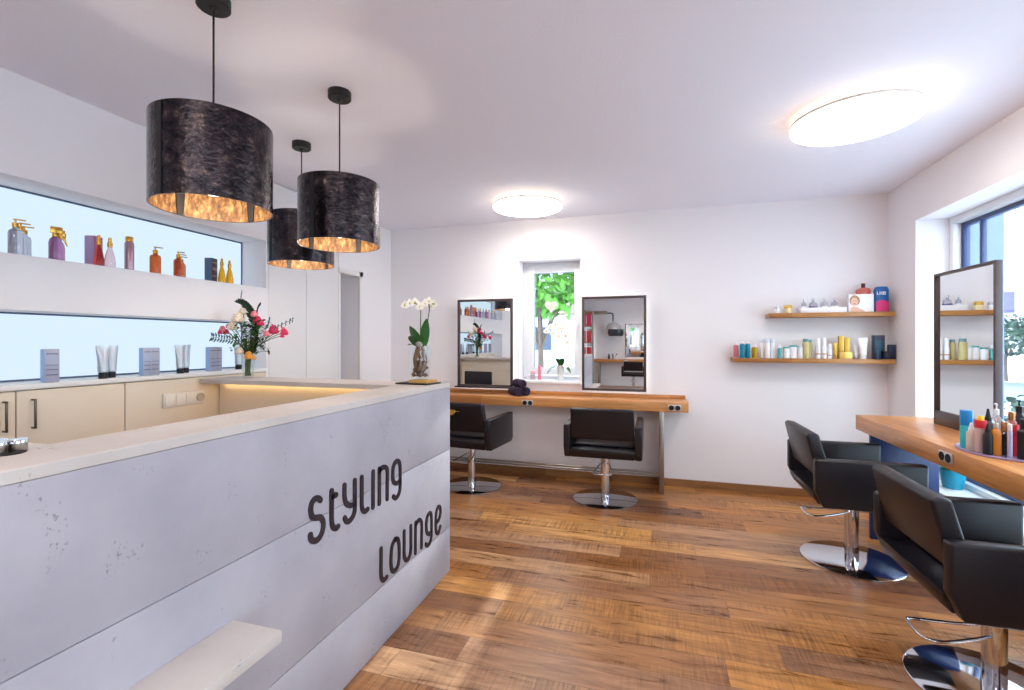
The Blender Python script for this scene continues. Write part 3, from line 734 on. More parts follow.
def orchid_bloom(c, nrm, r, parent):
    n = Vector(nrm).normalized(); u = n.cross(Vector((0, 0, 1))).normalized(); v = u.cross(n)
    mb = MB()
    for k, (ang, ln, wd) in enumerate(((90, 1, .75), (200, 1, 1.0), (340, 1, 1.0), (235, .9, .6), (305, .9, .6))):
        a = math.radians(ang); d = u * math.cos(a) + v * math.sin(a)
        mb.leaf(Vector(c), d + n * 0.15, n, r * ln, r * wd * 1.25, 0.05)
    b = mb.build('orchid_bloom', WHITEF, parent, smooth=False)
    MB().ball(Vector(c) + n * r * 0.15 - v * r * 0.08, r * 0.22, (1, 1, 1.1), 1).build('bloom_lip', YELF, b)
def broad_leaf(mb, p, d, ln, wd, droop=0.25):
    d = Vector(d).normalized(); side = d.cross(Vector((0, 0, 1)))
    if side.length < 0.1: side = Vector((1, 0, 0))
    side.normalize(); rows = []
    for i in range(9):
        t = i / 8; c = Vector(p) + d * ln * t - Vector((0, 0, 1)) * droop * ln * t * t
        wv = wd * math.sin(PI * min(0.97, 0.12 + t * 0.86)) ** 0.7 * 0.5
        if i == 8: wv = wd * 0.06
        nn = side.cross(d).normalized()
        rows.append([mb.bm.verts.new(c + side * wv + nn * wv * 0.25), mb.bm.verts.new(c), mb.bm.verts.new(c - side * wv + nn * wv * 0.25)])
    for a, b in zip(rows, rows[1:]):
        mb.bm.faces.new((a[0], a[1], b[1], b[0])); mb.bm.faces.new((a[1], a[2], b[2], b[1]))
OX, OY = -1.265, 2.39
slate = tag(MB().box(-0.105, 0.105, -0.07, 0.07, 0, 0.008).build('slate_tile', mat('slate_black', (38, 36, 36), 0.6), None, 0.001), 'black slate tile on the desk corner under the orchid', 'tray')
slate.location = (OX, OY, TOP + 0.0003); slate.rotation_euler = (0, 0, -0.15)
gp = tag(MB().box(-0.06, 0.06, -0.05, 0.05, 0, 0.016).build('wood_plinth', stave_wood('golden_wood', (206, 156, 84), (214, 166, 92), (196, 142, 72)), None, 0.002), 'small golden wooden plinth on the slate tile under the glass', 'plinth')
gp.location = (OX + 0.03, OY - 0.005, TOP + 0.0086); gp.rotation_euler = (0, 0, -0.15)
orc = thing('orchid', 'white orchid in a bark-filled glass on the desk corner', 'orchid', (OX + 0.01, OY, TOP + 0.0248))
MB().lathe([(0, 0), (0.045, 0), (0.052, 0.012), (0.054, 0.10), (0.05, 0.19), (0.0485, 0.19), (0.0525, 0.10), (0.05, 0.014), (0, 0.008)], seg=36).build('vase_glass', CLEAR, orc)
mb = MB()
for k in range(60):
    a = random.uniform(0, 2 * PI); rr = random.uniform(0.0, 0.036)
    mb.ball((rr * math.cos(a), rr * math.sin(a), random.uniform(0.022, 0.10)), random.uniform(0.010, 0.0145), (1.2, 0.9, 0.8), 1, 0.25)
mb.build('bark_chunks', BARK, orc, smooth=False)
mb = MB()
for k in range(8):
    a = k * 0.8; mb.tube(catmull([(0.026 * math.cos(a), 0.026 * math.sin(a), 0.05), (0.033 * math.cos(a + .5), 0.033 * math.sin(a + .5), 0.11), (0.02 * math.cos(a + 1), 0.02 * math.sin(a + 1), 0.17), (0.008, 0, 0.20)], 5), 0.0065, 7)
mb.build('roots', mat('root_tan', (128, 88, 58), 0.8), orc)
MB().ball((0.005, -0.02, 0.205), 0.022, (1, 1, 1.1), 2, 0.03).build('pebble', mat('pebble_grey', (170, 160, 152), 0.7), orc)
mb = MB()
broad_leaf(mb, (-0.012, -0.01, 0.18), (0.25 * RY - 0.28 * RX, -0.25 * RX - 0.28 * RY, 0.9), 0.125, 0.10, 0.0)
broad_leaf(mb, (-0.004, -0.025, 0.185), (0.55 * RY - 0.1 * RX, -0.55 * RX - 0.1 * RY, 0.8), 0.11, 0.09, 0.3)
broad_leaf(mb, (0.026, 0, 0.185), (0.12 * RX + 0.2 * RY, 0.12 * RY - 0.2 * RX, 1.0), 0.155, 0.055, 0.0)
broad_leaf(mb, (-0.02, 0.01, 0.185), (-0.9, 0.1, 0.35), 0.07, 0.06, 0.3)
mb.build('orchid_leaves', mat('orchid_leaf', (38, 92, 34), 0.35), orc)
def bend(u, z, dp=0): return wpt(u, z, dp)
mb = MB()
mb.tube(catmull([bend(0.0, 0.19), bend(0.003, 0.32), bend(0.0, 0.40), bend(-0.035, 0.425), bend(-0.085, 0.42)], 6), 0.0032, 7)
mb.tube(catmull([bend(0.03, 0.19), bend(0.042, 0.32), bend(0.052, 0.39), bend(0.05, 0.425), bend(0.075, 0.42)], 6), 0.0032, 7)
mb.build('flower_stems', mat('orchid_stem', (80, 84, 40), 0.5), orc)
for u, z, dp in ((-0.085, 0.445, 0), (-0.055, 0.455, -0.01), (-0.028, 0.462, 0.0), (0.0, 0.435, -0.015), (0.03, 0.455, 0.0), (0.052, 0.465, -0.012), (0.078, 0.452, 0.0), (0.06, 0.44, 0.015)):
    orchid_bloom(bend(u, z - 0.03, dp), (0.3 + random.uniform(-.3, .3), -1, random.uniform(-0.1, 0.3)), 0.026, orc)

# ------------------------------------------------------------------ pendants and ceiling lamps
def pendant():
    t = thing('pendant_lamp', 'x', 'lamp', (0, 0, ZC), 0, 'black drum pendants over the desk')
    MB().lathe([(0, 0), (0.054, 0), (0.054, -0.033), (0.05, -0.037), (0.014, -0.037), (0.010, -0.048), (0, -0.048)], seg=32).build('canopy', BLACK, t)
    MB().cyl(0.0035, -0.60, -0.05, seg=10).build('cord', BLACK, t)
    R, z0, z1 = 0.188, -0.745, -0.448
    MB().lathe([(R - 0.004, z0), (R, z0), (R, z1), (R - 0.004, z1)], seg=72).build('shade', SHADE_OUT, t)
    MB().lathe([(R - 0.0045, z0 + 0.001), (R - 0.0045, z1 - 0.001), ], seg=72).build('shade_lining', SHADE_IN, t)
    s = MB().box(-0.010, 0.010, -0.003, 0.0015, z0 + 0.002, z1 - 0.002).move(lambda v: ((R + v.y + 0.001) * math.cos(-1.6) - v.x * math.sin(-1.6), (R + v.y + 0.001) * math.sin(-1.6) + v.x * math.cos(-1.6), v.z))
    for k in range(9): s.ball((R * math.cos(-1.6) * 1.003, R * math.sin(-1.6) * 1.003, z0 + 0.025 + k * 0.029), 0.004, (1, 1, 1), 1)
    s.build('rivet_seam', BLACK, t)
    for k in range(4):
        a = math.radians((96, 174, 276, 354)[k])
        c, q = math.cos(a), math.sin(a)
        MB().prism([(-0.010, z0 + 0.001), (0.010, z0 + 0.001), (0.017, z0 + 0.08), (-0.017, z0 + 0.08)], -0.0055, 0.0, 'Y').move(lambda v: (v.x * -q + (R - 0.005 + v.y) * c, v.x * c + (R - 0.005 + v.y) * q, v.z)).build('clip', BLACK, t, smooth=False)
    sp = MB().lathe([(0, -0.60), (0.02, -0.60), (0.022, -0.655), (0, -0.655)], seg=16)
    for k in range(3):
        a = k * 2 * PI / 3 + 0.4
        sp.tube([(0.015 * math.cos(a), 0.015 * math.sin(a), -0.605), ((R - 0.006) * math.cos(a), (R - 0.006) * math.sin(a), -0.605)], 0.003, 6)
    sp.build('lamp_holder', BLACK, t)
    MB().ball((0, 0, -0.668), 0.022, (1, 1, 1.1), 2).build('bulb', emitter('pendant_bulb', (255, 206, 140), 3.0), t)
    return t
p0 = pendant()
spots = (((-1.49, 1.30), 'largest looking black drum pendant, nearest of the three over the desk'), ((-1.465, 1.965), 'black drum pendant in the middle distance, rightmost of the three'), ((-2.065, 2.405), 'black drum pendant farthest back, partly hidden behind another shade'))
for i, ((x, y), lab) in enumerate(spots):
    if i == 0: o = p0; o.location = (x, y, ZC); o['label'] = lab
    else: o = dup(p0, (x, y, ZC), (0, 0.0, -0.35)[i], lab)
    d = bpy.data.lights.new('pendant_bulb_light', 'POINT'); d.energy = PENDANT_W; d.color = (1.0, 0.86, 0.70); d.shadow_soft_size = 0.035
    lo = bpy.data.objects.new('pendant_bulb_light', d); COL.objects.link(lo); lo.location = (x, y, ZC - 0.715)

def disc_lamp():
    t = thing('ceiling_lamp', 'x', 'lamp', (0, 0, ZC), 0, 'flat round ceiling lamps')
    MB().lathe([(0, 0), (0.17, 0), (0.17, -0.035), (0, -0.035)], seg=48).build('mount', WHITE, t)
    MB().lathe([(0.172, -0.036), (0.297, -0.036), (0.297, -0.052), (0.288, -0.052), (0.288, -0.040), (0.172, -0.040)], seg=72).build('rim', mat('lamp_rim', (246, 238, 226), 0.4), t)
    MB().lathe([(0, -0.0525), (0.295, -0.0525), (0.294, -0.061), (0.290, -0.064), (0, -0.064)], seg=72).build('diffuser', DISC_E, t)
    MB().lathe([(0.1705, -0.012), (0.1705, -0.030), (0.19, -0.030), (0.19, -0.012)], seg=48).build('halo_ring', emitter('lamp_halo', (255, 238, 214), 30.0), t)
    return t
l0 = disc_lamp()
for i, (x, y, lab) in enumerate(((1.005, 2.91, 'round white ceiling lamp above the right styling counter'), (-1.05, 3.95, 'round white ceiling lamp near the small back window'), (0.75, -0.55, 'unseen round ceiling lamp added for room light behind the camera, right side'), (-1.0, -0.4, 'unseen round ceiling lamp added for room light over the near desk end'), (-0.2, -3.4, 'round white ceiling lamp at the far rear end of the salon'))):  # lamps behind the camera are unseen, added to light the room
    if i == 0: l0.location = (x, y, ZC); l0['label'] = lab
    else: dup(l0, (x, y, ZC), None, lab)

# ------------------------------------------------------------------ styling counters
def socket_plate(parent, x, y, z, axis):
    wd = 0.108 if axis == 'Y' else 0.112
    if axis == 'Y':
        p = MB().box(x - wd / 2, x + wd / 2, y - 0.008, y, z - 0.026, z + 0.026).build('power_socket', SOCKET_G, parent, 0.002)
        for s in (-1, 1):
            MB().lathe([(0, -0.0085), (0.019, -0.0085), (0.021, -0.011), (0.0215, -0.008)], (x + s * 0.026, y, z), 20, 'Y').build('socket_insert', BLACK, p)
    else:
        p = MB().box(x - 0.008, x, y - wd / 2, y + wd / 2, z - 0.026, z + 0.026).build('power_socket', SOCKET_G, parent, 0.002)
        for s in (-1, 1):
            MB().lathe([(0, -0.0085), (0.019, -0.0085), (0.021, -0.011), (0.0215, -0.008)], (x, y + s * 0.027, z), 20, 'X').build('socket_insert', BLACK, p)
cb = thing('styling_counter', 'narrow wooden wall counter under the two back mirrors', 'counter', (0, YB, 0))
MB().box(-2.55, 0.272, -0.30, -0.003, 0.715, 0.80).build('worktop', COUNTER_WOOD, cb, 0.003)
MB().box(-2.55, 0.262, -0.04, -0.003, 0.8005, 0.832).build('back_lip', COUNTER_WOOD, cb, 0.002)
MB().box(0.035, 0.075, -0.298, -0.016, 0.0, 0.714).build('leg', STEEL, cb, 0.002)
for yy, zz in ((-0.21, 0.165), (-0.24, 0.15)):
    MB().tube([(-2.5, yy, zz), (0.034, yy, zz)], 0.009, 14).build('foot_rail', STEEL, cb)
MB().box(-2.5, -2.46, -0.298, -0.016, 0.0, 0.714).build('leg', STEEL, cb, 0.002)
socket_plate(cb, 0.16, -0.30, 0.753, 'Y'); socket_plate(cb, -1.138, -0.30, 0.748, 'Y')

cr = thing('styling_counter', 'thick wooden counter along the right window with bottles on it', 'counter', (1.367, 3.945, 0))
o = MB().box(-3.4, 0.0, -0.468, 0.0, 0.697, 0.80).build('worktop', COUNTER_WOOD, cr, 0.004)
o.rotation_euler = (0, 0, PI / 2)           # staves run along the window
MB().box(0.014, 0.39, -0.215, -0.185, 0.0, 0.696).build('leg', NAVY, cr, 0.002)
MB().box(0.014, 0.39, -3.2, -3.17, 0.0, 0.696).build('leg', NAVY, cr, 0.002)
socket_plate(cr, 0.0, 2.838 - 3.945, 0.754, 'X')

# ------------------------------------------------------------------ mirrors
def mirror(name, label, wd, h, loc, rz, fw=0.022, bottom=None, tray=False, halo=True):
    t = thing('wall_mirror' if halo else 'standing_mirror', label, 'mirror', loc, rz)
    b = bottom or fw
    mb = MB()
    for x0, x1, z0, z1 in ((-wd / 2, -wd / 2 + fw, 0, h), (wd / 2 - fw, wd / 2, 0, h), (-wd / 2 + fw, wd / 2 - fw, 0, b), (-wd / 2 + fw, wd / 2 - fw, h - fw, h)):
        mb.box(x0, x1, -0.02, 0.012, z0, z1)
    mb.build('frame', FRAME_D, t, 0.001)
    MB().box(-wd / 2 + fw, wd / 2 - fw, -0.006, 0.004, b, h - fw).build('mirror_glass', MIRROR, t, smooth=False)
    MB().box(-wd / 2 + 0.02, wd / 2 - 0.02, 0.0125, 0.02, 0.02, h - 0.02).build('back_board', BLACK, t, smooth=False)
    if halo:
        mb = rect_frame(MB(), -wd / 2 + 0.03, wd / 2 - 0.03, 0.03, h - 0.03, 0.012, 0.021, 0.028, 'Y')
        mb.build('led_strip', HALO_E, t, smooth=False)
        MB().box(-0.1, 0.1, 0.02, 0.062, 0.1, h - 0.1).build('wall_bracket', BLACK, t, smooth=False)
    if tray:
        MB().box(-wd / 2, wd / 2, -0.10, -0.02, -0.002, 0.010).build('ledge', BLACK, t, 0.001)
    return t
mirror('wall_mirror', 'dark framed backlit mirror left of the back window, nearer the desk', 0.588, 0.885, (-1.645, YB - 0.064, 0.862), 0, tray=True)
mirror('wall_mirror', 'dark framed backlit mirror right of the back window, above the free chair', 0.588, 0.885, (-0.37, YB - 0.064, 0.858), 0)
mirror('standing_mirror', 'dark framed mirror standing on the right counter before the window', 0.57, 0.945, (1.715, 3.377, 0.8005), -PI / 2, 0.015, 0.085, halo=False)

# ------------------------------------------------------------------ chairs
def styling_chair():
    t = thing('styling_chair', 'x', 'chair', (0, 0, 0), 0, 'black styling chairs')
    H = 0.305; AW = 0.055; Z0, Z1 = 0.39, 0.66
    prof = [(-0.275, Z1), (0.25, Z1 + 0.002), (0.25, Z0 + 0.03), (0.22, Z0), (-0.235, Z0), (-0.275, Z0 + 0.09)]
    for s in (-1, 1):
        a, b = sorted((s * H, s * (H - AW)))
        MB().prism(prof, a, b, 'Y').build('armrest', LEATHER, t, 0.012, segs=3)
    MB().prism([(-0.245, Z0 + 0.004), (0.24, Z0 + 0.004), (0.24, Z0 + 0.075), (-0.27, Z0 + 0.075), (-0.27, Z0 + 0.05)], -H + AW, H - AW, 'Y').build('seat', LEATHER, t, 0.006)
    MB().box(-0.16, 0.235, -H + AW + 0.004, H - AW - 0.004, Z0 + 0.076, Z0 + 0.105).build('seat_cushion', LEATHER, t, 0.012, segs=3)
    MB().prism([(-0.305, 0.785), (-0.285, 0.795), (-0.24, 0.79), (-0.175, 0.555), (-0.20, 0.540), (-0.25, 0.543)], -H + AW + 0.004, H - AW - 0.004, 'Y').build('backrest', LEATHER, t, 0.012, segs=3)
    MB().lathe([(0, 0), (0.264, 0), (0.267, 0.003), (0.267, 0.007), (0.262, 0.010), (0.05, 0.014), (0, 0.014)], seg=72).build('base', CHROME, t)
    MB().lathe([(0, 0.0145), (0.037, 0.0145), (0.037, 0.37), (0.055, 0.372), (0.055, 0.389), (0, 0.389)], seg=36).build('column', CHROME, t)
    lev = catmull([(-0.03, 0.038, 0.30), (-0.10, 0.055, 0.285), (-0.19, 0.075, 0.272), (-0.242, 0.07, 0.272), (-0.255, 0.04, 0.272), (-0.255, -0.04, 0.272), (-0.242, -0.07, 0.272), (-0.19, -0.075, 0.272), (-0.10, -0.055, 0.285), (-0.03, -0.038, 0.30)], 6)
    MB().tube(lev, 0.006, 10).build('pump_lever', CHROME, t)
    return t
ch = styling_chair()
chairs = (((-0.40, 4.04, 0), PI / 2, 'black styling chair at the back counter, seen from behind below the right back mirror'),
          ((-1.605, 4.06, 0), PI / 2 - 0.10, 'black styling chair at the back counter, half hidden by the desk corner'),
          ((1.135, 3.336, 0), 0.0, 'black styling chair at the far end of the right counter'),
          ((1.24, 2.285, 0), 0.0, 'black styling chair nearest the viewer, cut by the right picture edge'),
          ((-0.55, -4.1, 0), -PI / 2, 'black styling chair at the rear counter, only seen in the mirror'))
made = []
for i, (loc, rz, lab) in enumerate(chairs):
    if i == 0: ch.location = loc; ch.rotation_euler = (0, 0, rz); ch['label'] = lab; made.append(ch)
    else: made.append(dup(ch, loc, rz, lab))
# the nearest chair is pumped down a little
for c in made[3].children:
    if c.name.split('.')[0] in ('armrest', 'seat', 'seat_cushion', 'backrest'): c.location.z = -0.027
    if c.name.split('.')[0] == 'pump_lever': c.location.z = -0.075
    if c.name.split('.')[0] == 'column': c.scale.z = 0.93
    if c.name.split('.')[0] in ('column', 'base', 'pump_lever'): c.location.x -= 0.015; c.location.y -= 0.045
bd = MB().lathe([(0, -0.001), (0.030, -0.001), (0.034, -0.006), (0.030, -0.012), (0.018, -0.010), (0, -0.010)], (0, 0, 0), 28, 'X').tube([(-0.004, -0.03, 0.004), (-0.004, -0.07, 0.002)], 0.004, 8).build('round_badge', GOLD, made[1])
bd.location = (-0.287, 0.045, 0.715); bd.rotation_euler = (0, 0.27, 0)

# plain black visitor chair behind the desk, seen only in the left mirror
t = thing('visitor_chair', 'plain black chair behind the desk return, seen in the left back mirror', 'chair', (-2.06, 3.3, 0), 0.2)
MB().box(-0.21, 0.21, -0.21, 0.21, 0.43, 0.48).build('seat', LEATHER, t, 0.012)
MB().box(-0.2, 0.2, 0.19, 0.225, 0.56, 0.95).build('backrest', LEATHER, t, 0.015)
for sx in (-1, 1):
    MB().tube([(sx * 0.18, -0.18, 0.43), (sx * 0.19, -0.19, 0.0)], 0.011, 10).build('leg', CHROME, t)
    MB().tube([(sx * 0.18, 0.205, 0.9), (sx * 0.18, 0.2, 0.43), (sx * 0.19, 0.21, 0.0)], 0.011, 10).build('leg', CHROME, t)

# rolled towels on the back counter
def towel(loc, r, ln, rz, lab):
    t = thing('rolled_towel', lab, 'towel', loc, rz, 'dark rolled towels on the back counter')
    mb = MB(); pts = []
    for k in range(64):
        a = k * 0.36; rad = 0.006 + (r - 0.008) * k / 63
        pts.append((rad * math.cos(a), r + rad * math.sin(a)))
    bm = mb.bm
    outer = [(math.cos(2 * PI * k / 28) * r, r + math.sin(2 * PI * k / 28) * r) for k in range(28)]
    mb.prism(outer, -ln / 2 + 0.006, ln / 2 - 0.006, 'Y')
    mb.build('roll', TOWEL, t, 0.01)
    for q in (-ln / 2 + 0.004, ln / 2 - 0.004):
        MB().tube([(p[0] * 0.96, q, r + (p[1] - r) * 0.96) for p in pts], 0.0042, 5).build('roll_edge', TOWEL, t)
towel((-1.283, YB - 0.205, 0.8005), 0.0415, 0.17, 0.75, 'aubergine rolled towel, bottom left of the little pile')
towel((-1.222, YB - 0.148, 0.8005), 0.0415, 0.17, 0.75, 'aubergine rolled towel, bottom right of the little pile')
towel((-1.2525, YB - 0.1765, 0.8735), 0.0415, 0.17, 0.75, 'aubergine rolled towel lying on top of the little pile')

# things on the small window's sill
sz = WZ0 + 0.0305
t = thing('potted_orchid', 'white orchid in a white pot on the small window sill', 'orchid', (-0.90, YB + 0.085, sz))
MB().lathe([(0, 0), (0.028, 0), (0.036, 0.15), (0.033, 0.15), (0.026, 0.01), (0, 0.01)], seg=28).build('pot', WHITE, t)
MB().cyl(0.031, 0.11, 0.135, seg=20).build('potting_bark', BARK, t)
mb = MB()
for d, ln in (((-0.6, -0.45, 0.35), 0.17), ((0.7, -0.4, 0.45), 0.15), ((-0.25, -0.5, 0.9), 0.13), ((0.25, -0.5, 0.9), 0.13)): broad_leaf(mb, (0, 0, 0.135), d, ln, 0.07, 0.9 if d[2] < .5 else 0.2)
mb.build('orchid_leaves', mat('orchid_leaf'), t)
mb = MB()
mb.tube(catmull([(0, 0, 0.13), (-0.01, 0, 0.35), (0.0, 0, 0.5), (-0.06, -0.01, 0.54), (-0.14, -0.01, 0.5)], 6), 0.003, 6)
mb.tube(catmull([(0, 0, 0.13), (0.02, 0, 0.3), (0.02, 0, 0.44), (0.0, -0.01, 0.5), (0.05, -0.02, 0.44)], 6), 0.003, 6)
mb.build('flower_stems', mat('orchid_stem'), t)
for c in ((-0.14, -0.015, 0.49), (-0.10, -0.02, 0.53), (-0.05, -0.02, 0.55), (0.0, -0.02, 0.52), (-0.07, -0.02, 0.47), (0.05, -0.02, 0.44), (-0.02, -0.02, 0.44), (0.07, -0.02, 0.38)): orchid_bloom(c, (0.2, -1, 0.1), 0.035, t)
round_bottle(G_PINK, plastic('rosy_lid', (222, 168, 176)), 0.026, 0.085, 'small pale pink jar on the small window sill', (-1.186, YB + 0.085, sz), 1.0, 0.25, name='jar', cat='jar')
round_bottle(plastic('rose_bottle', (222, 130, 146)), plastic('rose_cap', (200, 96, 116)), 0.017, 0.14, 'slim rose pink bottle beside the jar on the small window sill', (-1.115, YB + 0.085, sz), 0.8, 0.2)
t = thing('hanging_heart', 'pale wooden heart hanging in front of the small window pane', 'ornament', (-1.012, YB + 0.145, 1.62))
hp = [(0.062 * (16 * math.sin(a) ** 3) / 16, 0.065 * (13 * math.cos(a) - 5 * math.cos(2 * a) - 2 * math.cos(3 * a) - math.cos(4 * a)) / 16 + 0.06) for a in [2 * PI * k / 40 for k in range(40)]]
MB().prism(hp, -0.006, 0.006, 'Y').build('heart_board', mat('pale_wood', (226, 214, 204), 0.7), t, 0.002)
MB().tube([(0, 0, 0.10), (0, 0.0, 0.42)], 0.0012, 5).build('string', mat('grey_string', (170, 165, 160), 0.8), t)

# ------------------------------------------------------------------ wall shelves with products
def wshelf(x0, x1, z, lab):
    o = MB().box(x0, x1, -0.19, -0.001, -0.036, 0.0).build('wall_shelf', SHELF_WOOD, None, 0.003)
    o.location = (0, YB, z); tag(o, lab, 'shelf', 'oak wall shelves'); return o
wshelf(0.918, 1.790, 1.555, 'shorter upper oak wall shelf on the back wall')
wshelf(0.64, 1.792, 1.180, 'longer lower oak wall shelf on the back wall')
SYP = YB - 0.11
u = 1.5556; l = 1.1806
WPL = plastic('white_plastic', (238, 238, 240)); TEAL = liquid('teal_liquid', (0, 138, 172), 0.2); GOLDP = mat('gold_card', (204, 164, 62), 0.35, 0.35)
GLASSL = liquid('frosted_glass', (214, 214, 224), 0.6)
# upper shelf
round_bottle(WPL, mat('silver_lid', (190, 190, 196), 0.3, 0.6), 0.022, 0.062, 'small white jar with silver lid, left end of upper shelf', (0.985, SYP, u), 1.02, 0.35, name='jar', cat='jar')
round_bottle(mat('pale_gold_jar', (232, 216, 170), 0.35), GOLDP, 0.028, 0.068, 'jar with gold lid near left end of upper shelf', (1.066, SYP, u), 1.02, 0.4, name='jar', cat='jar')
carton(WPL, 0.33, 0.09, 0.042, 'long flat white carton under four glass flacons on upper shelf', (1.315, SYP + 0.01, u))
for x, r, lab, lid in ((1.185, 0.020, 'first glass flacon from the left on the flat carton', WPL), (1.255, 0.032, 'glass flacon with violet base on the flat carton', plastic('violet_base', (92, 74, 130))), (1.335, 0.026, 'third glass flacon from the left on the flat carton', WPL), (1.41, 0.030, 'rightmost glass flacon on the flat carton', WPL)):
    t = thing('glass_flacon', lab, 'bottle', (x, SYP + 0.01, u + 0.0425), 0, 'glass flacons on the flat carton')
    MB().lathe([(0, 0.0125), (r * 0.95, 0.0125), (r * 0.8, 0.04), (r * 0.3, 0.05), (r * 0.3, 0.06), (0, 0.06)], seg=20).build('body', GLASSL, t)
    MB().lathe([(0, 0), (r, 0), (r, 0.012), (0, 0.012)], seg=20).build('foot_ring', lid, t)
    MB().lathe([(0, 0.06), (r * 0.36, 0.06), (r * 0.36, 0.078), (0, 0.078)], seg=14).build('cap', mat('silver_lid'), t)
card = carton(WPL, 0.172, 0.03, 0.142, 'white carton with a blonde woman\'s portrait on upper shelf', (1.575, SYP - 0.03, u))
def disc2(mb, cx, cz, rx, rz_, y0, y1, n=20, a0=0, a1=2 * PI):
    mb.prism([(cx + rx * math.cos(a0 + (a1 - a0) * k / n), cz + rz_ * math.sin(a0 + (a1 - a0) * k / n)) for k in range(n)], y0, y1, 'Y'); return mb
disc2(MB(), -0.045, 0.092, 0.036, 0.042, -0.0158, -0.015).build('portrait_hair', mat('blonde_print', (176, 134, 96), 0.5), card, smooth=False)
disc2(MB(), -0.047, 0.082, 0.024, 0.034, -0.0166, -0.0159).build('portrait_face', mat('skin_print', (232, 186, 160), 0.5), card, smooth=False)
MB().prism([(-0.075, 0.002), (-0.075, 0.03), (-0.06, 0.045), (-0.03, 0.04), (0.0, 0.022), (0.03, 0.002)], -0.0158, -0.015, 'Y').build('portrait_shoulder', mat('skin_print'), card, smooth=False)
mb = MB(); disc2(mb, -0.056, 0.088, 0.004, 0.002, -0.0172, -0.0167, 10); disc2(mb, -0.038, 0.088, 0.004, 0.002, -0.0172, -0.0167, 10); disc2(mb, -0.047, 0.066, 0.008, 0.003, -0.0172, -0.0167, 10)
mb.build('portrait_features', mat('feature_print', (120, 62, 56), 0.5), card, smooth=False)
t = thing('shampoo_bottle', 'large salmon red bottle with dark cap behind the portrait carton', 'bottle', (1.62, SYP + 0.045, u))
MB().prism([(-0.046, 0), (0.046, 0), (0.046, 0.175), (0.036, 0.195), (0.014, 0.2), (-0.014, 0.2), (-0.036, 0.195), (-0.046, 0.175)], -0.024, 0.024, 'Y').build('body', liquid('salmon_liquid', (208, 104, 92), 0.15), t, 0.004)
MB().lathe([(0, 0.2), (0.014, 0.2), (0.014, 0.236), (0, 0.236)], seg=16).build('cap', plastic('oxblood_cap', (84, 30, 38)), t)
t = thing('product_pouch', 'blue and magenta pouch with rounded top, right end of upper shelf', 'pouch', (1.722, SYP - 0.01, u))
BLU = plastic('pouch_blue', (20, 92, 160)); MAG = plastic('pouch_magenta', (206, 20, 110))
op = [(-0.045, 0), (0.045, 0), (0.045, 0.175), (0.034, 0.2), (-0.034, 0.2), (-0.045, 0.175)]
MB().prism(op, -0.022, 0.022, 'Y').build('body', BLU, t, 0.004)
MB().prism([(-0.043, 0.003), (0.043, 0.003), (0.043, 0.07), (0.025, 0.088), (0.0, 0.094), (-0.022, 0.09), (-0.043, 0.078)], -0.0235, -0.0223, 'Y').build('print_band', MAG, t, smooth=False)
mb = MB()
for x0, x1, z0, z1 in ((-0.036, -0.031, 0.135, 0.16), (-0.031, -0.022, 0.135, 0.14), (-0.018, -0.013, 0.135, 0.16), (-0.013, -0.004, 0.146, 0.151), (-0.005, 0.0, 0.135, 0.16), (0.004, 0.009, 0.135, 0.16), (0.009, 0.02, 0.155, 0.16), (0.009, 0.02, 0.145, 0.15), (0.009, 0.02, 0.135, 0.14), (0.018, 0.023, 0.135, 0.16)):
    mb.box(x0, x1, -0.0235, -0.0223, z0, z1)
mb.build('lettering', WPL, t, smooth=False)
# lower shelf
S2 = SYP - 0.03
CAPW = WPL
round_bottle(liquid('pink_liquid', (222, 130, 140), 0.3), CAPW, 0.021, 0.135, 'pink bottle with white cap, left end of lower shelf', (0.668, S2 + 0.03, l), 0.5, 0.18)
round_bottle(TEAL, CAPW, 0.0205, 0.142, 'teal bottle, left one of the two on lower shelf', (0.712, S2, l), 0.5, 0.14, group='teal bottles on the lower shelf')
round_bottle(TEAL, CAPW, 0.0205, 0.142, 'teal bottle, right one of the two on lower shelf', (0.755, S2, l), 0.5, 0.14, group='teal bottles on the lower shelf')
round_bottle(liquid('olive_gold_liquid', (196, 160, 20), 0.25), CAPW, 0.023, 0.11, 'short golden yellow bottle right of the teal ones', (0.809, S2, l), 0.6, 0.14)
for x, dy, lab in ((0.868, 0.03, 'white bottle, left one of three on lower shelf'), (0.905, 0.0, 'white bottle, middle one of three on lower shelf'), (0.945, 0.03, 'white bottle, right one of three on lower shelf')):
    round_bottle(WPL, mat('pale_blue_cap', (206, 214, 230), 0.35), 0.019, 0.158, lab, (x, S2 + dy, l), 0.92, 0.2, group='white bottles on the lower shelf', shoulder=0.02)
round_bottle(liquid('aqua_liquid', (120, 196, 196), 0.35), CAPW, 0.018, 0.112, 'small aqua bottle beside the teal-lidded jars', (0.998, S2, l), 0.5, 0.22)
TL = plastic('teal_lid', (70, 160, 160))
round_bottle(WPL, TL, 0.023, 0.095, 'white jar with teal lid, left one of three', (1.048, S2, l), 1.0, 0.14, name='jar', cat='jar', group='white jars with teal lids', shoulder=0.0)
round_bottle(WPL, TL, 0.030, 0.108, 'large white jar with teal lid, middle one of three', (1.102, S2 + 0.015, l), 1.0, 0.13, name='jar', cat='jar', group='white jars with teal lids', shoulder=0.0)
round_bottle(WPL, mat('pale_blue_cap'), 0.019, 0.105, 'slim white jar with pale lid, right one of three', (1.148, S2 - 0.01, l), 1.0, 0.14, name='jar', cat='jar', group='white jars with teal lids', shoulder=0.0)
YB2 = liquid('pale_yellow_liquid', (226, 214, 150), 0.4)
round_bottle(YB2, plastic('grey_teal_cap', (104, 146, 150)), 0.027, 0.162, 'pale yellow bottle with grey teal cap on lower shelf, front one', (1.186, S2 - 0.015, l), 0.8, 0.15)
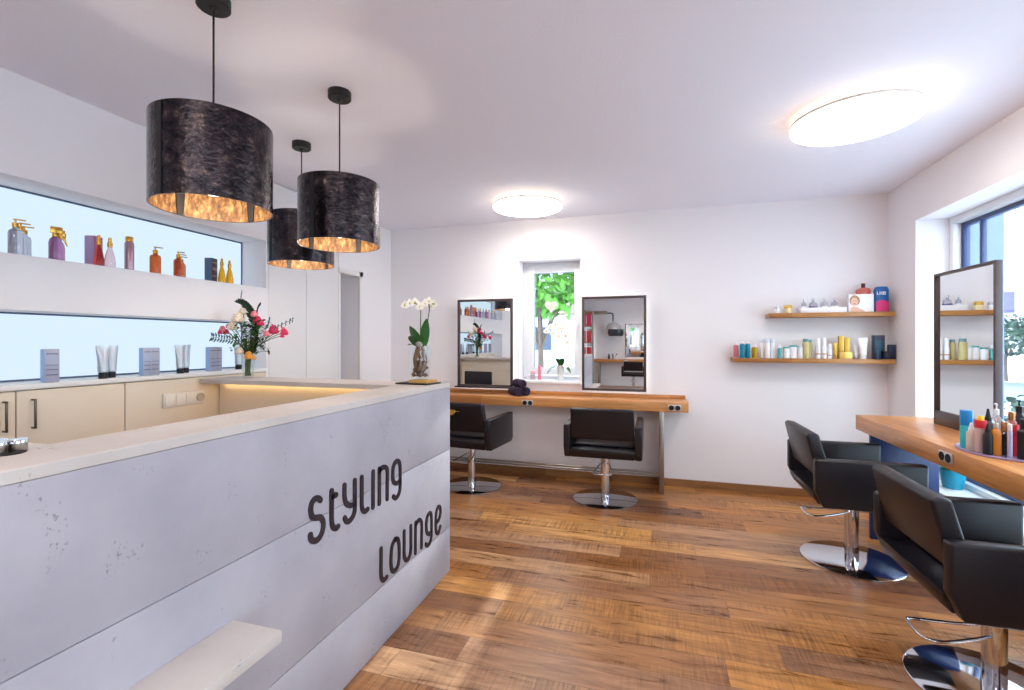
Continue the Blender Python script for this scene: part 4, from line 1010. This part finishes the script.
round_bottle(YB2, plastic('grey_teal_cap'), 0.020, 0.155, 'pale yellow bottle with grey teal cap on lower shelf, rear one', (1.226, S2 + 0.035, l), 0.8, 0.15)
for x, h, lab in ((1.278, 0.165, 'white bottle with coloured stripes, left of three'), (1.322, 0.168, 'white bottle with coloured stripes, middle of three'), (1.36, 0.12, 'short white bottle with coloured stripes, right of three')):
    t = round_bottle(WPL, WPL, 0.0165, h, lab, (x, S2, l), 0.85, 0.4, group='striped white bottles')
    MB().lathe([(0.0168, h * 0.2), (0.0172, h * 0.2), (0.0172, h * 0.26), (0.0168, h * 0.26)], seg=24).build('print_band', plastic('stripe_print', (196, 150, 120)), t)
tube_pack(GOLDP, GOLD, 0.034, 0.128, 'narrow gold tube left of the gold cartons', (1.402, S2, l), 0.2)
carton(GOLDP, 0.036, 0.036, 0.185, 'tall gold carton, left one, on lower shelf', (1.449, S2 + 0.03, l), 0.0, 'gold cartons on the lower shelf')
carton(GOLDP, 0.036, 0.036, 0.172, 'slightly shorter gold carton, right one, on lower shelf', (1.489, S2 + 0.03, l), 0.0, 'gold cartons on the lower shelf')
carton(mat('pale_gold_card', (218, 186, 96), 0.35, 0.3), 0.084, 0.036, 0.056, 'low wide gold carton in front of the tall gold cartons', (1.466, S2 - 0.015, l), 0.0, stripe=None)
tube_pack(WPL, WPL, 0.070, 0.17, 'large white cream tube beside the gold cartons', (1.592, S2, l), 0.0)
tube_pack(WPL, mat('pale_blue_cap'), 0.04, 0.11, 'small white cream tube left of the large one', (1.556, S2 + 0.035, l), 0.0)
DTEAL = plastic('dark_teal', (14, 62, 84)); DNAVY = plastic('dark_navy', (24, 34, 62))
t = carton(DTEAL, 0.072, 0.05, 0.19, 'tall dark teal carton near right end of lower shelf', (1.702, S2 + 0.02, l))
MB().box(-0.036, 0.036, -0.0262, -0.025, 0.15, 0.189).build('print_band', DNAVY, t, smooth=False)
round_bottle(DNAVY, DTEAL, 0.026, 0.068, 'low dark navy jar before the teal carton', (1.672, S2 - 0.035, l), 1.0, 0.3, name='jar', cat='jar')
round_bottle(DNAVY, BLACK, 0.022, 0.062, 'low black-lidded jar between teal carton and navy tube', (1.738, S2 - 0.02, l), 1.0, 0.3, name='jar', cat='jar')
carton(DNAVY, 0.048, 0.03, 0.115, 'short dark navy carton, right end of lower shelf', (1.784, S2, l), 0.0)

# ------------------------------------------------------------------ product tray on the right counter
tr_ = thing('acrylic_tray', 'round violet clear tray on the right counter under the bottles', 'tray', (1.615, 2.775, 0.8005))
MB().lathe([(0, 0), (0.22, 0), (0.223, 0.003), (0.223, 0.010), (0.220, 0.010), (0.219, 0.004), (0, 0.004)], seg=64).build('tray_dish', liquid('violet_acrylic', (206, 190, 226), 0.6, 0.05), tr_)
tz = 0.8052
B_BLUE = plastic('spray_blue', (20, 130, 196)); B_TEAL = plastic('spray_teal', (60, 196, 204))
round_bottle(B_TEAL, B_BLUE, 0.024, 0.180, 'turquoise spray can with bright blue cap on the tray', (1.453, 2.855, tz), 1.02, 0.4)
def nozzle_bottle(body, cap, r, h, lab, loc, tip=WPL):
    t = thing('bottle', lab, 'bottle', loc)
    MB().lathe([(0, 0), (r * .95, 0), (r, 0.004), (r, h * 0.62), (r * 0.55, h * 0.72), (0, h * 0.72)], seg=20).build('body', body, t)
    MB().lathe([(0, h * 0.72), (r * 0.6, h * 0.72), (r * 0.6, h * 0.8), (0, h * 0.8)], seg=16).build('collar', cap, t)
    MB().lathe([(0, h * 0.8), (r * 0.5, h * 0.8), (r * 0.2, h), (0, h)], seg=16).build('nozzle', tip, t)
    return t
nozzle_bottle(plastic('cream_bottle', (206, 190, 172)), WPL, 0.019, 0.13, 'small cream bottle with white nozzle right of the turquoise can', (1.440, 2.792, tz))
b = round_bottle(liquid('blush_liquid', (226, 190, 182), 0.25), plastic('red_cap', (204, 24, 40)), 0.0215, 0.148, 'blush bottle with red cap and yellow button on the tray', (1.455, 2.752, tz), 1.02, 0.24)
MB().lathe([(0, 0.148), (0.012, 0.148), (0.012, 0.163), (0.008, 0.168), (0, 0.168)], seg=14).build('button', plastic('yellow_button', (236, 190, 30)), b)
nozzle_bottle(BLACK, BLACK, 0.018, 0.140, 'small black bottle with black nozzle on the tray front', (1.455, 2.702, tz), BLACK)
pump_bottle(liquid('orange_serum', (226, 138, 40), 0.3), mat('clear_pump', (214, 196, 170), 0.2, 0.2), 0.019, 0.165, 'orange serum bottle with pale pump on the tray front', (1.483, 2.700, tz), name='serum_bottle')
pump_bottle(liquid('clear_spray', (206, 208, 214), 0.6), mat('white_pump', (226, 226, 230), 0.3), 0.022, 0.225, 'tall clear bottle with white pump at the tray back', (1.54, 2.80, tz), name='serum_bottle')
t = round_bottle(liquid('dark_glass', (56, 50, 56), 0.3), mat('copper_cap', (178, 128, 84), 0.25, 0.8), 0.024, 0.148, 'dark glass bottle with copper cap on the tray', (1.530, 2.722, tz), 0.62, 0.3)
round_bottle(mat('lilac_tube', (206, 206, 236), 0.3), WPL, 0.0085, 0.145, 'thin pale lilac vial between copper-capped and red bottles', (1.524, 2.684, tz), 0.9, 0.2)
round_bottle(plastic('bright_red', (206, 18, 40)), plastic('bright_red_cap', (176, 14, 34)), 0.0135, 0.14, 'slim bright red bottle on the tray', (1.553, 2.700, tz), 1.0, 0.35)
round_bottle(BLACK, BLACK, 0.022, 0.175, 'wide black bottle cut by the right picture edge on the tray', (1.546, 2.636, tz), 0.6, 0.25)
pump_bottle(plastic('ink_bottle', (34, 34, 46)), BLACK, 0.026, 0.245, 'tall ink black pump bottle at the tray back', (1.625, 2.80, tz), name='serum_bottle')
nozzle_bottle(plastic('smoke_bottle', (70, 70, 80)), BLACK, 0.02, 0.20, 'smoke grey bottle with black nozzle behind the orange serum', (1.495, 2.775, tz), BLACK)
round_bottle(liquid('rosy_glass', (196, 120, 110), 0.3), mat('copper_cap'), 0.018, 0.19, 'rosy bottle with copper cap behind the dark glass bottle', (1.58, 2.77, tz), 0.7, 0.2)
round_bottle(plastic('magenta_can', (176, 30, 120)), plastic('magenta_cap', (150, 24, 110)), 0.02, 0.27, 'tall magenta can at the right picture edge on the tray', (1.66, 2.75, tz), 0.95, 0.2)
round_bottle(BLACK, mat('silver_lid'), 0.021, 0.19, 'black bottle with silver cap right of the ink black pump', (1.61, 2.70, tz), 0.6, 0.2)

# plant pot on the low sill of the side window
t = thing('plant_pot', 'turquoise pot with a small green plant on the low window sill', 'potted plant', (1.945, 3.97, SZ0 + 0.0125))
MB().lathe([(0, 0), (0.052, 0), (0.056, 0.004), (0.072, 0.125), (0.066, 0.125), (0.052, 0.01), (0, 0.01)], seg=36).build('pot', plastic('turquoise_pot', (22, 140, 170)), t)
MB().cyl(0.062, 0.08, 0.11, seg=24).build('soil', BARK, t)
mb = MB()
for k in range(60):
    a = random.uniform(0, 2 * PI); mb.leaf((0.04 * math.cos(a), 0.04 * math.sin(a), 0.11 + random.uniform(0, 0.05)), (math.cos(a), math.sin(a), random.uniform(0.1, 1.2)), (0, 0, 1), random.uniform(0.03, 0.06), 0.022)
mb.build('foliage', mat('pot_leaf', (74, 130, 60), 0.5), t, smooth=False)

# ------------------------------------------------------------------ rear end of the salon, seen in the right back mirror
c2 = thing('styling_counter', 'wooden counter on the rear wall, seen only in the mirror', 'counter', (0, YF, 0))
MB().box(-1.75, 0.9, 0.003, 0.45, 0.715, 0.80).build('worktop', COUNTER_WOOD, c2, 0.003)
for x in (-1.6, 0.8): MB().box(x, x + 0.04, 0.016, 0.42, 0, 0.714).build('leg', STEEL, c2, 0.002)
MB().box(-0.86, -0.74, 0.45, 0.458, 0.73, 0.785).build('power_socket', SOCKET_G, c2, 0.002)
mirror('wall_mirror', 'dark framed mirror on the rear wall, at right in the mirror picture', 0.8, 0.98, (-0.45, YF + 0.064, 0.86), PI, halo=True)
mirror('wall_mirror', 'dark framed mirror on the rear wall, behind the product rack', 0.5, 0.98, (-2.02, YF + 0.064, 0.86), PI, halo=True)
t = thing('hood_dryer', 'silver and black hood dryer on a wall arm, seen in the mirror', 'hair dryer', (-1.35, YF, 2.1))
MB().box(-0.75, 0.0, 0.28, 0.34, 0.02, 0.12).box(-0.72, -0.64, 0.0, 0.3, -0.02, 0.16).build('wall_arm', mat('taupe_metal', (150, 136, 120), 0.4, 0.5), t, 0.008)
MB().tube(catmull([(-0.03, 0.31, 0.05), (0.12, 0.31, 0.05), (0.17, 0.31, 0.0), (0.17, 0.31, -0.2)], 5), 0.02, 12).build('joint_arm', BLACK, t)
MB().lathe([(0.0, 0.13), (0.12, 0.10), (0.2, 0.02), (0.22, -0.08), (0.21, -0.08), (0.19, 0.02), (0.0, 0.11)], (0.2, 0.36, -0.34), 32).build('hood', mat('hood_silver', (214, 212, 210), 0.25, 0.4), t)
MB().lathe([(0.16, 0.0), (0.225, -0.002), (0.235, -0.12), (0.2, -0.2), (0.19, -0.2), (0.15, -0.02)], (0.26, 0.36, -0.42), 32).build('visor', mat('smoke_visor', (46, 50, 56), 0.2), t)
rk = thing('product_rack', 'tall narrow wooden product rack, seen in the right back mirror', 'shelf unit', (-1.66, -2.6, 0), 0)
for sx in (-0.22, 0.2): MB().box(sx, sx + 0.02, -0.14, 0.14, 0, 2.05).build('side_panel', mat('rack_grey', (120, 112, 104), 0.5), rk, 0.001)
for z in (0.1, 0.5, 0.9, 1.3, 1.7, 2.03): MB().box(-0.2, 0.2, -0.14, 0.14, z - 0.02, z).build('shelf_board', SHELF_WOOD, rk, 0.001)
PK = plastic('magenta_pack', (206, 40, 92)); PR = plastic('red_pack', (196, 36, 44))
for zi, (z, m_) in enumerate(((1.7005, PK), (1.3005, PR), (0.9005, PR))):
    for k in range(3):
        row = ('top', 'middle', 'third')[zi]
        carton(m_, 0.1, 0.08, 0.28, '%s red product carton on the %s board of the mirrored rack' % (('first', 'second', 'third')[k], row), (-1.66 - 0.13 + 0.13 * k, -2.52, z), 0, 'red cartons on the product rack', stripe=None)
for k in range(3):
    round_bottle((BLACK, G_SILVER, WPL)[k], BLACK, 0.03, 0.16, '%s bottle on the rear counter, seen in the mirror' % ('black', 'silver', 'white')[k], (-1.3 + 0.11 * k, YF + 0.25, 0.8005), 0.6, 0.25)

# ------------------------------------------------------------------ outside
PAVE = mat('grey_paving', (200, 206, 216), 0.8)
struct('ground', MB().box(-45, 60, -45, 60, -0.4, -0.15), PAVE)
STUCCO = plaster('white_stucco', (236, 236, 238), 0.1, 30)
ROOF = mat('brown_roof', (112, 84, 78), 0.8); WIN_D = mat('violet_blind', (96, 90, 122), 0.5); WIN_B = mat('dark_pane', (60, 74, 96), 0.15)
b = tag(MB().box(-0.29, 0.025, 0, 0.5, 0, 2.9).build('exterior_pillar', plaster('grey_render', (112, 124, 146), 0.15, 60), None), None, None, None, 'structure')
b.location = (2.62, 4.72, -0.15)
# house across the street behind the side window
o = struct('road', MB().box(-0.5, 30, -4, 4, -0.02, 0.015), mat('asphalt', (96, 104, 118), 0.85)); o.location = (3, 22, -0.15); o.rotation_euler = (0, 0, -0.52)
h = thing('house', 'white house with violet shuttered windows across the street, right window', 'building', (18.5, 32.0, -0.15), -0.52)
MB().box(-9, 9, 0, 7, 0, 13.5).build('facade', STUCCO, h, smooth=False)
for x in (-7.2, -4.6, -2.0, 0.6, 3.2, 5.8):
    f = MB().box(x, x + 1.9, -0.05, 0.02, 3.0, 4.15).build('window_shutter', WIN_D, h)
    MB().box(x, x + 1.2, -0.05, 0.02, 0.4, 1.9).build('ground_window', WIN_B, h)
MB().prism([(-0.4, 13.5), (3.5, 15.6), (7.4, 13.5)], -9.3, 9.3, 'X').build('roof', ROOF, h, smooth=False)
LEAFG = mat('tree_leaf', (92, 150, 52), 0.6); LEAFD = mat('tree_leaf_dark', (44, 74, 60), 0.6)
def crown(c, r, n, size, m_, parent, name='crown'):
    mb = MB()
    for k in range(n):
        d = Vector((random.gauss(0, 1), random.gauss(0, 1), random.gauss(0, 1))).normalized() * random.uniform(0.35, 1) ** 0.6
        p = Vector((c[0] + d.x * r[0], c[1] + d.y * r[1], c[2] + d.z * r[2]))
        mb.leaf(p, (random.uniform(-1, 1), random.uniform(-1, 1), random.uniform(-1, .6)), (random.uniform(-1, 1), random.uniform(-1, 1), 1), size * random.uniform(0.7, 1.3), size * 0.7)
    return mb.build(name, m_, parent, smooth=False)
def tree(x, y, h, r, n, size, m_, lab, trunk=0.08, group=None):
    t = thing('tree', lab, 'tree', (x, y, -0.15), random.uniform(0, 6), group)
    mb = MB().tube(catmull([(0, 0, 0), (0.03, 0, h * 0.4), (-0.02, 0.02, h * 0.8)], 4), [trunk * (1 - 0.05 * i) for i in range(9)], 8)
    for k in range(5):
        a = k * 1.3; mb.tube([(0.02, 0, h * 0.5), (r[0] * 0.6 * math.cos(a), r[1] * 0.6 * math.sin(a), h)], [trunk * 0.4, trunk * 0.1], 6)
    mb.build('trunk', mat('trunk_brown', (96, 80, 70), 0.9), t)
    crown((0, 0, h), r, n, size, m_, t)
    return t
tree(12.5, 22.2, 1.7, (0.9, 0.9, 0.75), 260, 0.22, LEAFD, 'slim street tree nearest the window pillar, right window', 0.06, 'street trees across the road')
tree(14.3, 24.2, 1.8, (0.9, 0.9, 0.8), 260, 0.22, LEAFD, 'slim street tree at the right picture edge, right window', 0.06, 'street trees across the road')
t = thing('shrub', 'leafy green shrub outside low in the right window', 'shrub', (3.85, 6.65, -0.15))
MB().tube([(0, 0, 0), (0.02, 0.02, 0.6)], 0.03, 6).tube([(0, 0, 0.2), (0.15, 0.1, 0.8)], 0.015, 6).build('stem', mat('trunk_brown'), t)
crown((0.05, 0, 0.45), (0.5, 0.5, 0.42), 420, 0.11, LEAFD, t, 'foliage')
# view through the small back window
tree(-2.05, 8.6, 2.65, (1.25, 0.8, 0.72), 1500, 0.17, LEAFG, 'bright green leafy tree outside the small back window', 0.07)
h = thing('house', 'white house with brown roof edge outside the small back window', 'building', (-4.4, 15.5, -0.15), 0.0)
MB().box(-6, 7, 0, 6, 0, 2.35).build('facade', STUCCO, h, smooth=False)
MB().prism([(-0.5, 2.35), (3, 3.6), (6.5, 2.35)], -6.4, 7.4, 'X').build('roof', ROOF, h, smooth=False)
for x in (-1.5, 0.2, 1.9, 3.4): MB().box(x, x + 0.9, -0.05, 0.02, 1.05, 1.95).build('window_shutter', WIN_B, h)
wl = tag(MB().box(-7, 3, 0, 0.2, 0, 1.25).build('garden_wall', STUCCO, None), 'low white garden wall outside the small back window', 'wall')
wl.location = (-1.5, 11.5, -0.15)
